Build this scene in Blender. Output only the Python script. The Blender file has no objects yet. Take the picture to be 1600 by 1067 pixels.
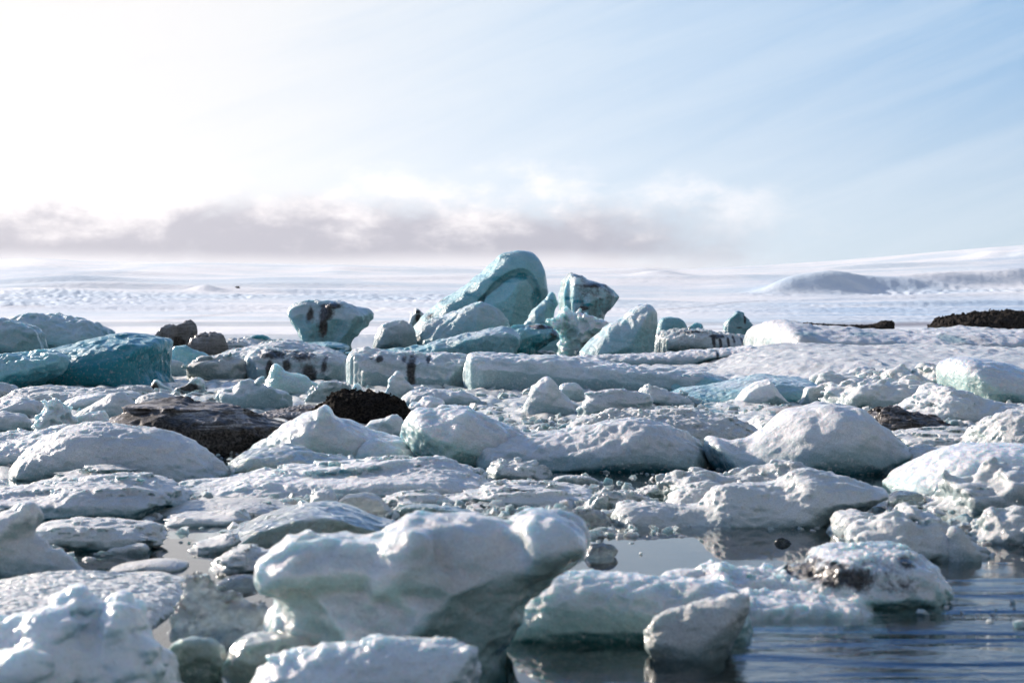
import bpy, math, numpy as np
from mathutils import Vector
SC = bpy.context.scene
COL = SC.collection
R = math.radians
# ------------------------------------------------------------------ camera
F = 2667.0; YH = 495.0; H = 2.2            # focal length in photo pixels, horizon row, eye height
cam = bpy.data.cameras.new('camera'); cam.sensor_width = 36; cam.lens = 36 * F / 1600
cam.shift_y = -(533.5 - YH) / 1600; cam.clip_start = 0.1; cam.clip_end = 60000
cam.dof.use_dof = True; cam.dof.focus_distance = 38; cam.dof.aperture_fstop = 2.3
co = bpy.data.objects.new('camera', cam); COL.objects.link(co)
co.location = (0, 0, H); co.rotation_euler = (R(90), 0, 0); SC.camera = co
# ------------------------------------------------------------------ light
SUN_AZ, SUN_EL = -46.0, 18.0
w = bpy.data.worlds.new("World"); SC.world = w; w.use_nodes = True
NT = w.node_tree
class G:
    def __init__(s, t): s.t = t
    def n(s, typ, **k):
        o = s.t.nodes.new(typ)
        for a, b in k.items(): setattr(o, a, b)
        return o
    def set(s, sock, v):
        if isinstance(v, bpy.types.NodeSocket): s.t.links.new(v, sock)
        elif v is not None: sock.default_value = v
    def m(s, op, a, b=None, c=None, clamp=False):
        o = s.n('ShaderNodeMath', operation=op, use_clamp=clamp)
        for i, v in enumerate((a, b, c)):
            if v is not None: s.set(o.inputs[i], v)
        return o.outputs[0]
    def ss(s, x, a, b):                       # smoothstep from a to b
        o = s.n('ShaderNodeMapRange', interpolation_type='SMOOTHSTEP')
        s.set(o.inputs[0], x); o.inputs[1].default_value = a; o.inputs[2].default_value = b
        return o.outputs[0]
    def mix(s, f, a, b, bt='MIX'):
        o = s.n('ShaderNodeMix', data_type='RGBA', blend_type=bt)
        s.set(o.inputs[0], f)
        for q, v in ((6, a), (7, b)): s.set(o.inputs[q], v if isinstance(v, bpy.types.NodeSocket) else (*v, 1))
        return o.outputs[2]
    def noise(s, vec, scale, detail=4, rough=0.55, dist=0):
        o = s.n('ShaderNodeTexNoise'); s.set(o.inputs['Vector'], vec)
        o.inputs['Scale'].default_value = scale; o.inputs['Detail'].default_value = detail
        o.inputs['Roughness'].default_value = rough; o.inputs['Distortion'].default_value = dist
        return o.outputs['Fac']
    def xyz(s, x, y, z):
        o = s.n('ShaderNodeCombineXYZ')
        for i, v in enumerate((x, y, z)): s.set(o.inputs[i], v)
        return o.outputs[0]
g = G(NT)
tc = g.n('ShaderNodeTexCoord'); sp = g.n('ShaderNodeSeparateXYZ'); NT.links.new(tc.outputs['Generated'], sp.inputs[0])
az = g.m('ARCTAN2', sp.outputs[0], sp.outputs[1]); el = g.m('ARCSINE', sp.outputs[2])
sky = g.n('ShaderNodeTexSky'); sky.sky_type = 'NISHITA'; sky.sun_disc = False
sky.sun_elevation = R(SUN_EL); sky.sun_rotation = R(SUN_AZ); sky.dust_density = 0.6; sky.ozone_density = 2.0
SK = 0.085
base = g.mix(1.0, sky.outputs[0], (SK * .80, SK, SK * 1.32), 'MULTIPLY')
dt = g.n('ShaderNodeVectorMath', operation='DOT_PRODUCT'); NT.links.new(tc.outputs['Generated'], dt.inputs[0])
dt.inputs[1].default_value = (math.sin(R(SUN_AZ)) * math.cos(R(SUN_EL)), math.cos(R(SUN_AZ)) * math.cos(R(SUN_EL)), math.sin(R(SUN_EL)))
tint = g.mix(g.ss(el, 0.16, 0.30), g.mix(g.ss(el, 0.0, 0.15), (0.45, 0.68, 0.85), (0.20, 0.48, 0.80)), (0.02, 0.26, 0.82))  # unseen sky above the view made deeper blue to colour water reflections
tint = g.mix(g.ss(el, 0.60, 1.1), tint, (0.17, 0.23, 0.30))
tint = g.mix(g.ss(dt.outputs['Value'], -0.35, 0.40), (0.23, 0.27, 0.28), tint)
base = g.mix(0.75, base, tint)
near = g.ss(dt.outputs['Value'], 0.15, 0.50)
# thin high veil: thick towards the sun, breaking into streaks on the right
u = g.m('ADD', g.m('MULTIPLY', az, 0.94), g.m('MULTIPLY', el, 0.34))
v = g.m('SUBTRACT', g.m('MULTIPLY', el, 0.94), g.m('MULTIPLY', az, 0.34))
st = g.noise(g.xyz(g.m('MULTIPLY', u, 3.0), g.m('MULTIPLY', v, 34.0), 1.7), 1.5, 9, 0.62, 0.5)
veil = g.m('SUBTRACT', 1.0, g.ss(g.m('SUBTRACT', az, g.m('MULTIPLY', el, 0.55)), -0.30, 0.30))
veil = g.m('ADD', veil, g.m('MULTIPLY', g.m('SUBTRACT', st, 0.47), g.m('ADD', 1.15, g.m('MULTIPLY', veil, -0.7))))
low = g.m('MULTIPLY', g.m('SUBTRACT', 1.0, g.ss(el, 0.0, 0.12)), 0.34)
veil = g.m('MINIMUM', g.m('MAXIMUM', g.m('ADD', veil, low), 0.0), 1.0)
veil = g.m('MULTIPLY', veil, g.m('SUBTRACT', 1.0, g.m('MULTIPLY', g.ss(el, 0.19, 0.32), 0.90)))
veil = g.m('MULTIPLY', veil, near)
veil = g.m('MULTIPLY', veil, g.m('SUBTRACT', 1.0, g.m('MULTIPLY', g.ss(el, 0.185, 0.25), g.ss(az, -0.40, -0.05))))
glow = g.ss(dt.outputs['Value'], 0.62, 0.96)
vcol = g.mix(glow, (0.67, 0.80, 0.92), (1.0, 0.93, 0.88))
c1 = g.mix(veil, base, vcol)
# low bank of grey cloud over the ice cap
P3 = g.xyz(g.m('MULTIPLY', az, 1.0), g.m('MULTIPLY', el, 1.9), 0.37)
bn = g.noise(P3, 13.0, 9, 0.62, 0.15)
bn2 = g.noise(P3, 4.6, 4, 0.5, 0.1)
bh = g.noise(g.xyz(az, g.m('MULTIPLY', el, 1.9), 2.9), 30.0, 6, 0.6, 0.2)
ctr = g.m('ADD', 0.0490, g.m('MULTIPLY', g.m('SUBTRACT', bn2, 0.5), 0.030))
up = g.m('SUBTRACT', el, ctr)
th = g.m('ADD', g.m('MULTIPLY', g.m('GREATER_THAN', up, 0.0), -0.004), 0.036)
d = g.m('DIVIDE', g.m('ABSOLUTE', up), th)
d = g.m('ADD', d, g.m('MULTIPLY', g.m('SUBTRACT', bn, 0.5), 2.6))
bank = g.m('SUBTRACT', 1.0, g.ss(d, 0.45, 1.2))
bank = g.m('MULTIPLY', bank, g.ss(dt.outputs['Value'], 0.2, 0.5))
bank = g.m('MULTIPLY', bank, g.m('SUBTRACT', 1.0, g.ss(g.m('ADD', az, g.m('MULTIPLY', g.m('SUBTRACT', bn, 0.5), 0.22)), 0.05, 0.165)))
dark = g.ss(g.m('ADD', g.m('ADD', bn, g.m('MULTIPLY', g.m('SUBTRACT', bh, 0.5), 0.5)), g.m('MULTIPLY', up, -12.0)), 0.20, 0.58)
bcol = g.mix(dark, (1.20, 1.12, 1.10), (0.24, 0.235, 0.33))
c2 = g.mix(g.m('MULTIPLY', bank, 0.90), c1, bcol)
# bright mist where the bank lifts off the ice cap
mist = g.m('SUBTRACT', 1.0, g.ss(g.m('ADD', el, g.m('MULTIPLY', g.m('SUBTRACT', bn2, 0.5), 0.012)), 0.029, 0.040))
c2 = g.mix(g.m('MULTIPLY', mist, g.m('MULTIPLY', 0.85, g.m('SUBTRACT', 1.0, g.ss(az, 0.02, 0.20)))), c2, (0.92, 0.90, 0.95))
bg = NT.nodes['Background']; NT.links.new(c2, bg.inputs[0]); bg.inputs[1].default_value = 0.53
sl = bpy.data.lights.new('sun', 'SUN'); sl.energy = 5.0; sl.angle = R(1.2); sl.color = (1.0, 0.88, 0.76)
so = bpy.data.objects.new('sun', sl); COL.objects.link(so)
dv = Vector((math.sin(R(SUN_AZ)) * math.cos(R(SUN_EL)), math.cos(R(SUN_AZ)) * math.cos(R(SUN_EL)), math.sin(R(SUN_EL))))
so.rotation_euler = dv.to_track_quat('Z', 'Y').to_euler(); so.location = (-20, 10, 20)
SC.view_settings.view_transform = 'Standard'; SC.view_settings.look = 'None'
SC.view_settings.gamma = 1.0; SC.view_settings.exposure = 0.96; SC.view_settings.use_curve_mapping = False
SC.cycles.max_bounces = 8; SC.cycles.diffuse_bounces = 3; SC.cycles.glossy_bounces = 3
SC.cycles.transmission_bounces = 6; SC.cycles.transparent_max_bounces = 8
# ------------------------------------------------------------------ materials
def newmat(name):
    m = bpy.data.materials.new(name); m.use_nodes = True
    return m, G(m.node_tree), m.node_tree.nodes['Principled BSDF'], m.node_tree.nodes['Material Output']

def ice_mat(name, white=(0.77, 0.77, 0.79), pale=(0.23, 0.35, 0.38), deep=(0.012, 0.13, 0.16), rough=0.5, spec=0.45,
            sss=0.28, grain=1.0, trans=0.0, coat=0.35, scal=0.0, glow=1.0, hz=False, dirtc=((0.10, 0.092, 0.085), (0.016, 0.015, 0.015)), gs=1.0):
    m, q, p, out = newmat(name)
    t = q.t
    co_ = q.n('ShaderNodeNewGeometry').outputs['Position']
    a = q.n('ShaderNodeAttribute'); a.attribute_name = 'blue'
    b = q.n('ShaderNodeAttribute'); b.attribute_name = 'dirt'
    n1 = q.noise(co_, 3.0 * gs, 5, 0.6); n2 = q.noise(co_, 22 * gs, 4, 0.65)
    n3 = q.noise(co_, 0.9 * gs, 3, 0.5)
    bl = q.m('ADD', a.outputs['Fac'], q.m('MULTIPLY', q.m('SUBTRACT', n1, 0.5), 0.35))
    sz = q.n('ShaderNodeSeparateXYZ'); t.links.new(co_, sz.inputs[0])
    lay = q.noise(q.xyz(q.m('MULTIPLY', sz.outputs[0], 0.5), q.m('MULTIPLY', sz.outputs[1], 0.5), q.m('ADD', q.m('MULTIPLY', sz.outputs[2], 3.2), q.m('MULTIPLY', sz.outputs[0], 0.9))), 2.0 * gs, 5, 0.6, 0.4)
    bl = q.m('ADD', bl, q.m('MULTIPLY', q.m('SUBTRACT', lay, 0.5), 1.3))
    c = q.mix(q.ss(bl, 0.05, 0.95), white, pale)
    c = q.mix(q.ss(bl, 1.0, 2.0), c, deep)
    c = q.mix(q.ss(n2, 0.52, 0.78), c, tuple(x * 0.80 for x in white))
    n4 = q.noise(co_, 75 * gs, 2, 0.6); oi = q.n('ShaderNodeObjectInfo')
    tone = q.m('ADD', q.m('ADD', 0.80, q.m('MULTIPLY', oi.outputs['Random'], 0.24)), q.m('MULTIPLY', q.m('SUBTRACT', n4, 0.5), 0.9 * grain))
    tone = q.m('ADD', tone, q.m('MULTIPLY', q.m('SUBTRACT', n3, 0.5), 0.5))
    c = q.mix(1.0, c, q.xyz(tone, tone, tone), 'MULTIPLY')
    dr = q.m('ADD', b.outputs['Fac'], q.m('ADD', q.m('MULTIPLY', q.m('SUBTRACT', n2, 0.5), 1.1), q.m('MULTIPLY', q.m('SUBTRACT', n1, 0.5), 0.9)))
    sx = q.n('ShaderNodeSeparateXYZ'); t.links.new(co_, sx.inputs[0])
    stk = q.noise(q.xyz(q.m('MULTIPLY', sx.outputs[0], 0.35 if hz else 1.0), sx.outputs[1], q.m('MULTIPLY', sx.outputs[2], 5.0 if hz else 0.16)), 2.6 * gs, 5, 0.7, 0.4)
    dr = q.m('ADD', dr, q.m('MULTIPLY', q.m('SUBTRACT', stk, 0.52), 2.6))
    gate = q.m('GREATER_THAN', b.outputs['Fac'], 0.02)
    dc = q.mix(q.ss(n2, 0.35, 0.68), dirtc[1], dirtc[0])
    c = q.mix(q.m('MULTIPLY', q.ss(dr, 0.20, 1.05), gate), c, dc)
    t.links.new(c, p.inputs['Base Color'])
    q.set(p.inputs['Roughness'], q.m('ADD', rough, q.m('MULTIPLY', q.m('SUBTRACT', n1, 0.5), 0.35)))
    p.inputs['Specular IOR Level'].default_value = spec; p.inputs['IOR'].default_value = 1.31
    p.inputs['Subsurface Weight'].default_value = sss
    p.inputs['Subsurface Radius'].default_value = (0.45, 0.82, 1.0)
    p.inputs['Subsurface Scale'].default_value = 0.20 * glow / gs
    p.inputs['Coat Weight'].default_value = coat; p.inputs['Coat Roughness'].default_value = 0.16; p.inputs['Coat IOR'].default_value = 1.33
    p.inputs['Transmission Weight'].default_value = trans
    b1 = q.n('ShaderNodeBump'); b1.inputs['Distance'].default_value = 0.085 / gs; b1.inputs['Strength'].default_value = min(1, 0.75 * grain)
    q.set(b1.inputs['Height'], q.noise(co_, 7 * gs, 7, 0.62))
    b2 = q.n('ShaderNodeBump'); b2.inputs['Distance'].default_value = 0.024 / gs; b2.inputs['Strength'].default_value = min(1, 0.9 * grain)
    q.set(b2.inputs['Height'], q.noise(co_, 48 * gs, 3, 0.7)); t.links.new(b1.outputs[0], b2.inputs['Normal'])
    t.links.new(b2.outputs[0], p.inputs['Normal'])
    if scal:
        vo = q.n('ShaderNodeTexVoronoi', feature='SMOOTH_F1'); vo.inputs['Scale'].default_value = 7.5 * gs; vo.inputs['Smoothness'].default_value = 0.35
        wv = q.n('ShaderNodeVectorMath', operation='MULTIPLY_ADD'); t.links.new(co_, wv.inputs[0]); wv.inputs[1].default_value = (1, 1, 1.5)
        nv = q.n('ShaderNodeTexNoise'); t.links.new(co_, nv.inputs['Vector']); nv.inputs['Scale'].default_value = 5 * gs
        sv = q.n('ShaderNodeVectorMath', operation='SCALE'); t.links.new(nv.outputs['Color'], sv.inputs[0]); sv.inputs['Scale'].default_value = 0.20 / gs
        t.links.new(sv.outputs[0], wv.inputs[2]); t.links.new(wv.outputs[0], vo.inputs['Vector'])
        b0 = q.n('ShaderNodeBump'); b0.inputs['Distance'].default_value = 0.045 / gs; b0.inputs['Strength'].default_value = scal
        t.links.new(vo.outputs['Distance'], b0.inputs['Height']); t.links.new(b0.outputs[0], b1.inputs['Normal'])
    return m
KINDS = {
 'ice': ('weathered_ice', dict(white=(0.84, 0.84, 0.85), pale=(0.34, 0.47, 0.49), sss=0.5, grain=0.9, scal=0.5)),
 'snow': ('granular_snow_ice', dict(white=(0.83, 0.83, 0.81), pale=(0.34, 0.44, 0.45), rough=0.5, grain=1.2, sss=0.3, coat=0.45)),
 'smooth': ('smooth_melted_ice', dict(white=(0.86, 0.88, 0.90), pale=(0.38, 0.52, 0.54), rough=0.32, grain=0.6, sss=0.75, coat=0.5, scal=0.7)),
 'teal': ('blue_glacier_ice', dict(white=(0.74, 0.80, 0.82), pale=(0.29, 0.56, 0.60), deep=(0.010, 0.29, 0.36), rough=0.34, grain=0.8, sss=0.55, coat=0.5, scal=0.8)),
 'clear': ('clear_grey_ice', dict(white=(0.93, 0.95, 0.94), pale=(0.74, 0.82, 0.79), deep=(0.40, 0.50, 0.48), rough=0.04, spec=1.0, grain=0.9, sss=0.3, trans=0.86, coat=0.4, scal=1.0)),
 'dirty': ('dirt_covered_ice', dict(white=(0.56, 0.54, 0.55), pale=(0.30, 0.29, 0.28), deep=(0.1, 0.1, 0.1), rough=0.7, spec=0.2, grain=1.8, sss=0.0, coat=0.2, hz=True, dirtc=((0.13, 0.115, 0.105), (0.014, 0.012, 0.012)))),
 'black': ('black_volcanic_grit', dict(white=(0.05, 0.045, 0.04), pale=(0.03, 0.03, 0.03), rough=0.85, spec=0.12, grain=1.6, sss=0.0, coat=0.0, dirtc=((0.045, 0.036, 0.03), (0.006, 0.005, 0.005)))),
}
KINDS['glaze'] = ('wet_glassy_ice', dict(white=(0.78, 0.82, 0.78), pale=(0.48, 0.58, 0.53), deep=(0.16, 0.25, 0.22), rough=0.10, spec=1.0, grain=0.8, sss=0.6, trans=0.35, coat=0.8, scal=1.0))
KINDS['foam'] = ('translucent_green_ice', dict(white=(0.88, 0.88, 0.88), pale=(0.46, 0.64, 0.62), deep=(0.04, 0.20, 0.20), rough=0.26, grain=0.75, sss=0.85, coat=0.6, scal=1.0, glow=1.3))
M = {}
def mat_for(kind, D):
    z = 'near' if D < 20 else 'middle' if D < 45 else 'distant' if D < 85 else 'remote'
    if (kind, z) not in M:
        nm, kw = KINDS[kind]; kw = dict(kw); kw['gs'] = {'near': 1.5, 'middle': 0.9, 'distant': 0.5, 'remote': 0.28}[z]
        if z == 'remote': kw['grain'] = kw.get('grain', 1.0) * 1.2
        M[kind, z] = ice_mat(nm + '_' + z, **kw)
    return M[kind, z]

# ------------------------------------------------------------------ numeric helpers
rng = np.random.default_rng(7)
def axis_w(n, step, cell, off):
    c = np.arange(n) * step / cell + off; i = np.floor(c).astype(int); f = c - i
    L = i.max() + 4; Wm = np.zeros((n, L))
    ws = ((1 - f) ** 3 / 6, (3 * f ** 3 - 6 * f ** 2 + 4) / 6, (-3 * f ** 3 + 3 * f ** 2 + 3 * f + 1) / 6, f ** 3 / 6)
    for k in range(4): Wm[np.arange(n), i + k] = ws[k]
    return Wm
def gnoise(shape, steps, cells, rg):
    ws = [axis_w(n, s, max(c, s * 1.01), rg.random()) for n, s, c in zip(shape, steps, cells)]
    L = rg.uniform(-1, 1, [x.shape[1] for x in ws]).astype(np.float32)
    for k in range(3):
        L = np.tensordot(ws[k].astype(np.float32), L, axes=(1, k)); L = np.moveaxis(L, 0, k)
    return L * 2.4
def chaikin(p, n):
    for _ in range(n):
        q = np.roll(p, -1, 0); p = np.stack([.75 * p + .25 * q, .25 * p + .75 * q], 1).reshape(-1, 2)
    return p
def sdf2(P, X, Z):
    dm = np.full(X.shape, 1e9); ins = np.zeros(X.shape, bool)
    for a, b in zip(P, np.roll(P, -1, 0)):
        e = b - a; L2 = e @ e
        if L2 < 1e-12: continue
        t = np.clip(((X - a[0]) * e[0] + (Z - a[1]) * e[1]) / L2, 0, 1)
        dm = np.minimum(dm, (X - a[0] - t * e[0]) ** 2 + (Z - a[1] - t * e[1]) ** 2)
        c = ((a[1] > Z) != (b[1] > Z))
        if abs(e[1]) > 1e-12: ins ^= c & (X < a[0] + (Z - a[1]) * e[0] / e[1])
    dm = np.sqrt(dm); return np.where(ins, dm, -dm)
EDG = [(0, 1), (2, 3), (4, 5), (6, 7), (0, 2), (1, 3), (4, 6), (5, 7), (0, 4), (1, 5), (2, 6), (3, 7)]
def nets(V, steps, org):
    s = V > 0
    S = s[:-1, :-1, :-1].astype(np.int8)
    cor = [(i, j, k) for i in (0, 1) for j in (0, 1) for k in (0, 1)]
    S = np.zeros([n - 1 for n in V.shape], np.int8)
    for (i, j, k) in cor: S += s[i:s.shape[0] - 1 + i, j:s.shape[1] - 1 + j, k:s.shape[2] - 1 + k]
    act = (S > 0) & (S < 8); idx = np.argwhere(act)
    if len(idx) == 0: return None
    cid = np.full(S.shape, -1, np.int64); cid[act] = np.arange(len(idx))
    cv = np.stack([V[idx[:, 0] + i, idx[:, 1] + j, idx[:, 2] + k] for (i, j, k) in cor], 1)
    acc = np.zeros((len(idx), 3)); cnt = np.zeros(len(idx)); ca = np.array(cor, float)
    for a, b in EDG:
        va, vb = cv[:, a], cv[:, b]; mk = (va > 0) != (vb > 0)
        t = np.where(mk, va / np.where(mk, va - vb, 1), 0)
        acc += mk[:, None] * (ca[a] + t[:, None] * (ca[b] - ca[a])); cnt += mk
    vs = (idx + acc / cnt[:, None]) * np.array(steps) + np.array(org)
    Q = []
    for ax in range(3):
        sl0 = [slice(None)] * 3; sl1 = [slice(None)] * 3; sl0[ax] = slice(0, -1); sl1[ax] = slice(1, None)
        A = s[tuple(sl0)]; B = s[tuple(sl1)]
        o1, o2 = [(1, 2), (2, 0), (0, 1)][ax]
        for flip, mk in ((0, A & ~B), (1, ~A & B)):
            e = np.argwhere(mk); e = e[(e[:, o1] > 0) & (e[:, o2] > 0) & (e[:, o1] < V.shape[o1] - 1) & (e[:, o2] < V.shape[o2] - 1)]
            if len(e) == 0: continue
            def g_(a, b):
                f = e.copy(); f[:, o1] -= a; f[:, o2] -= b; return cid[f[:, 0], f[:, 1], f[:, 2]]
            qd = np.stack([g_(1, 1), g_(0, 1), g_(0, 0), g_(1, 0)], 1)
            Q.append(qd[:, ::-1] if flip else qd)
    return vs, np.concatenate(Q)
def mesh_from(name, vs, q):
    me = bpy.data.meshes.new(name)
    me.vertices.add(len(vs)); me.vertices.foreach_set('co', vs.astype(np.float32).ravel())
    me.loops.add(q.size); me.loops.foreach_set('vertex_index', q.astype(np.int32).ravel())
    me.polygons.add(len(q)); me.polygons.foreach_set('loop_start', (np.arange(len(q)) * q.shape[1]).astype(np.int32))
    me.polygons.foreach_set('use_smooth', np.ones(len(q), bool))
    me.update(calc_edges=True); me.validate(); return me
def attr(me, name, v):
    a = me.attributes.new(name, 'FLOAT', 'POINT'); a.data.foreach_set('value', np.asarray(v, np.float32))
def tag(o, label=None, cat=None, group=None, kind=None):
    for k, v_ in (('label', label), ('category', cat), ('group', group), ('kind', kind)):
        if v_: o[k] = v_
    return o
def link(name, me, mat=None, loc=(0, 0, 0), parent=None):
    o = bpy.data.objects.new(name, me); COL.objects.link(o); o.location = loc
    if mat: me.materials.append(mat)
    if parent: o.parent = parent
    return o
def normals(vs, q):
    a = vs[q[:, 2]] - vs[q[:, 0]]; b = vs[q[:, 3]] - vs[q[:, 1]]; n = np.cross(a, b); N = np.zeros_like(vs)
    for k in range(4): np.add.at(N, q[:, k], n)
    return N / (np.linalg.norm(N, axis=1)[:, None] + 1e-12)
def pp(s): return np.array([[float(t) for t in a.split(',')] for a in s.split()])
def dist(wy): return H * F / (wy - YH)
# surface characters: warp (amount, cell) and displacements (amount, cell xyz, mode) in units of the piece's height
ST = {
 'smooth': (.18, 1.1, [(.06, (.5, .5, .4), 'n'), (.045, (.25, .25, .2), 'b'), (.026, (.12,) * 3, 'r'), (.016, (.06,) * 3, 'n')]),
 'snow':   (.16, .9, [(.07, (.8, .6, .3), 'n'), (.055, (.34, .3, .16), 'b'), (.034, (.14, .12, .08), 'r'), (.022, (.06,) * 3, 'b')]),
 'lumpy':  (.20, .7, [(.13, (.5, .45, .32), 'b'), (.07, (.22, .2, .13), 'b'), (.035, (.09,) * 3, 'n'), (.02, (.05,) * 3, 'b')]),
 'rough':  (.18, .6, [(.10, (.35,) * 3, 'n'), (.08, (.17,) * 3, 'r'), (.04, (.07,) * 3, 'n')]),
 'facet':  (.10, .7, [(.09, (.5,) * 3, 'r'), (.035, (.18,) * 3, 'r'), (.012, (.07,) * 3, 'n')]),
 'slab':   (.10, .8, [(.06, (.22, .22, 2.), 'n'), (.035, (.10, .10, 1.2), 'r'), (.03, (.3,) * 3, 'n'), (.012, (.06,) * 3, 'n')]),
 'strata': (.16, .9, [(.10, (1.6, 1., .16), 'r'), (.05, (.3,) * 3, 'n'), (.04, (.12, .12, .07), 'r')]),
 'tilted': (.10, .8, [(.05, (.8, .8, .10), 'n'), (.05, (.3,) * 3, 'r'), (.02, (.1,) * 3, 'n')]),
 'field':  (.10, 2.2, [(.28, (1.6, 2.2, 1.5), 'n'), (.20, (.5, .8, .6), 'b'), (.10, (.22, .34, .3), 'b'), (.04, (.1,) * 3, 'n')]),
 'crust': (.12, 1.4, [(.16, (1.6, 1.1, .20), 'r'), (.07, (.45, .4, .10), 'b'), (.05, (.16, .14, .08), 'r'), (.03, (.07,) * 3, 'b')]),
 'melt':   (.16, 1.1, [(.05, (.9, .9, .13), 'n'), (.06, (.30, .3, .22), 'r'), (.045, (.13, .13, .09), 'r'), (.026, (.05,) * 3, 'n')]),
 'plate': (.06, 1.4, [(.035, (1.2, 1., .2), 'n'), (.045, (.24, .2, .12), 'r'), (.038, (.10, .09, .07), 'r'), (.03, (.045,) * 3, 'b')]),
 'pits':  (.08, 2.2, [(.34, (3.2, 4.5, 3.), 'n'), (.10, (.7, 1.1, .8), 'b'), (.08, (.26, .4, .3), 'n'), (.05, (.13, .2, .15), 'b')]),
 'crystal':(.14, .6, [(.12, (.30,) * 3, 'r'), (.09, (.12,) * 3, 'r'), (.05, (.06,) * 3, 'n')]),
 'grit':   (.14, .8, [(.06, (.4,) * 3, 'n'), (.07, (.14,) * 3, 'b'), (.06, (.06,) * 3, 'b')]),
}
HEROES = []      # for naming the small fragments round them
LABELS = {}
def ice(name, label, cat, wy, pts, T=None, r=0.8, st='smooth', mat='ice', blue=0.15, lowblue=0.7, dirt=0.0, stains=(), veins=(),
        adds=(), cuts=(), kz=0.0, lean=0.0, vox=None, ky=1.3, seed=None, chop=None, group=None, short=None, draft=0.35, bak=None, amp=1.0, sharp=False, maxv=1.3e6):
    """one body of ice: its outline at its own distance, swelled to a real depth T (metres), worn by 3-D noise"""
    P = pp(pts); Df = dist(wy); Wpx = P[:, 0].max() - P[:, 0].min()
    Wm = Wpx / F * Df
    if T is None: T = 0.34 * Wm
    Dc = Df + T; s = Dc / F
    X = (P[:, 0] - 800) * s; Z = H - (P[:, 1] - YH) * s
    Hm = max(Z.max(), 0.03); cx = X.mean()
    Hn = max(Hm, 0.12 * Wm) if st not in ('field', 'pits') else 0.5
    X = X - cx
    dr = draft * Hm + 0.05 * Wm
    mn = lambda XX, ZZ: np.concatenate([np.stack([XX, ZZ], 1), [[XX[-1] * .93 + XX.mean() * .07, -dr], [XX[0] * .93 + XX.mean() * .07, -dr]]])
    k0 = np.where(Z < 0.02 * Hm, -0.02 * Hm, Z)
    main = mn(X, k0)
    sh = [(chaikin(main, 0 if sharp else 2 if st in ('smooth', 'snow', 'lumpy') else 1), 0.0, T, r * Hm)]
    for (ap, yo, aT, ar) in adds:
        A = pp(ap); sh.append((chaikin(np.stack([(A[:, 0] - 800) * s - cx, H - (A[:, 1] - YH) * s], 1), 2), yo, aT, ar * Hm))
    vp = vox or (1.9 if wy < 640 else 2.4 if wy < 800 else 3.0)
    hx = vp * Df / F; hy = hx * ky
    pad = 4 * hx + 0.12 * Hn
    lo = np.array([min(S[0][:, 0].min() for S in sh) - pad, min(S[1] - S[2] for S in sh) * 1.02 - pad, -dr - pad * .3])
    hi = np.array([max(S[0][:, 0].max() for S in sh) + pad, max(S[1] + S[2] for S in sh) * 1.02 + pad, max(S[0][:, 1].max() for S in sh) + pad + abs(kz) * T])
    while True:
        st_ = np.array([hx, hy, hx]); n = np.ceil((hi - lo) / st_).astype(int) + 1
        if n.prod() < maxv: break
        hx *= 1.08; hy *= 1.08
    rg = np.random.default_rng(abs(hash_s(label)) % (2 ** 31) if seed is None else seed)
    gx, gy, gz = (lo[k] + np.arange(n[k]) * st_[k] for k in range(3))
    wa, wc, bl = ST[st]
    wx = gnoise(n, st_, (wc * Hn,) * 3, rg) * wa * Hn * amp; wz = gnoise(n, st_, (wc * Hn,) * 3, rg) * wa * Hn * .7 * amp
    Fv = None
    Hs = st_[0]
    for (PL, yo, TT, rr) in sh:
        g2 = sdf2(PL, *np.meshgrid(gx, gz, indexing='ij')).astype(np.float32)
        yy = (gy - yo)[None, :, None]
        fade = np.clip(np.abs(yy) / (0.35 * TT), 0.25, 1.0)
        sx = gx[:, None, None] + wx * fade - lean * yy; sz = gz[None, None, :] + wz * fade - kz * yy
        fi = np.clip((sx - lo[0]) / Hs, 0, n[0] - 1.001); fk = np.clip((sz - lo[2]) / Hs, 0, n[2] - 1.001)
        i0 = fi.astype(np.int32); k0_ = fk.astype(np.int32); a = fi - i0; b = fk - k0_
        d2 = (g2[i0, k0_] * (1 - a) + g2[i0 + 1, k0_] * a) * (1 - b) + (g2[i0, k0_ + 1] * (1 - a) + g2[i0 + 1, k0_ + 1] * a) * b
        q = np.abs(yy) / TT; qq = np.where(q < 1, 1 - np.sqrt(np.clip(1 - q * q, 0, 1)), 1 + (q - 1) * TT / rr)
        f = d2 - rr * qq
        if Fv is None: Fv = f
        else:
            k = 0.10 * Hm; h_ = np.clip(0.5 + 0.5 * (f - Fv) / k, 0, 1); Fv = Fv * (1 - h_) + f * h_ + k * h_ * (1 - h_)
    nch = chop if chop is not None else {'facet': 4, 'crystal': 2}.get(st, 0)
    for _ in range(nch):
        fr = -1 if rg.random() < .75 else 1
        zc = Hm * rg.uniform(.3, .7); xc = rg.uniform(-.3, .3) * Wm; off = T * rg.uniform(.40, .80)
        tx, tz = rg.normal() * .7, rg.normal() * .5 + .15
        k = min(1.0, .80 * off / (abs(tx) * (.5 * Wm + abs(xc)) + abs(tz) * Hm * .7 + 1e-6))      # the cut leaves the outline standing
        nv = np.array([tx * k, fr, tz * k]); ln = np.linalg.norm(nv); nv /= ln; off /= ln
        Fv = np.minimum(Fv, off - ((gx - xc)[:, None, None] * nv[0] + gy[None, :, None] * nv[1] + (gz - zc)[None, None, :] * nv[2]))
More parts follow.
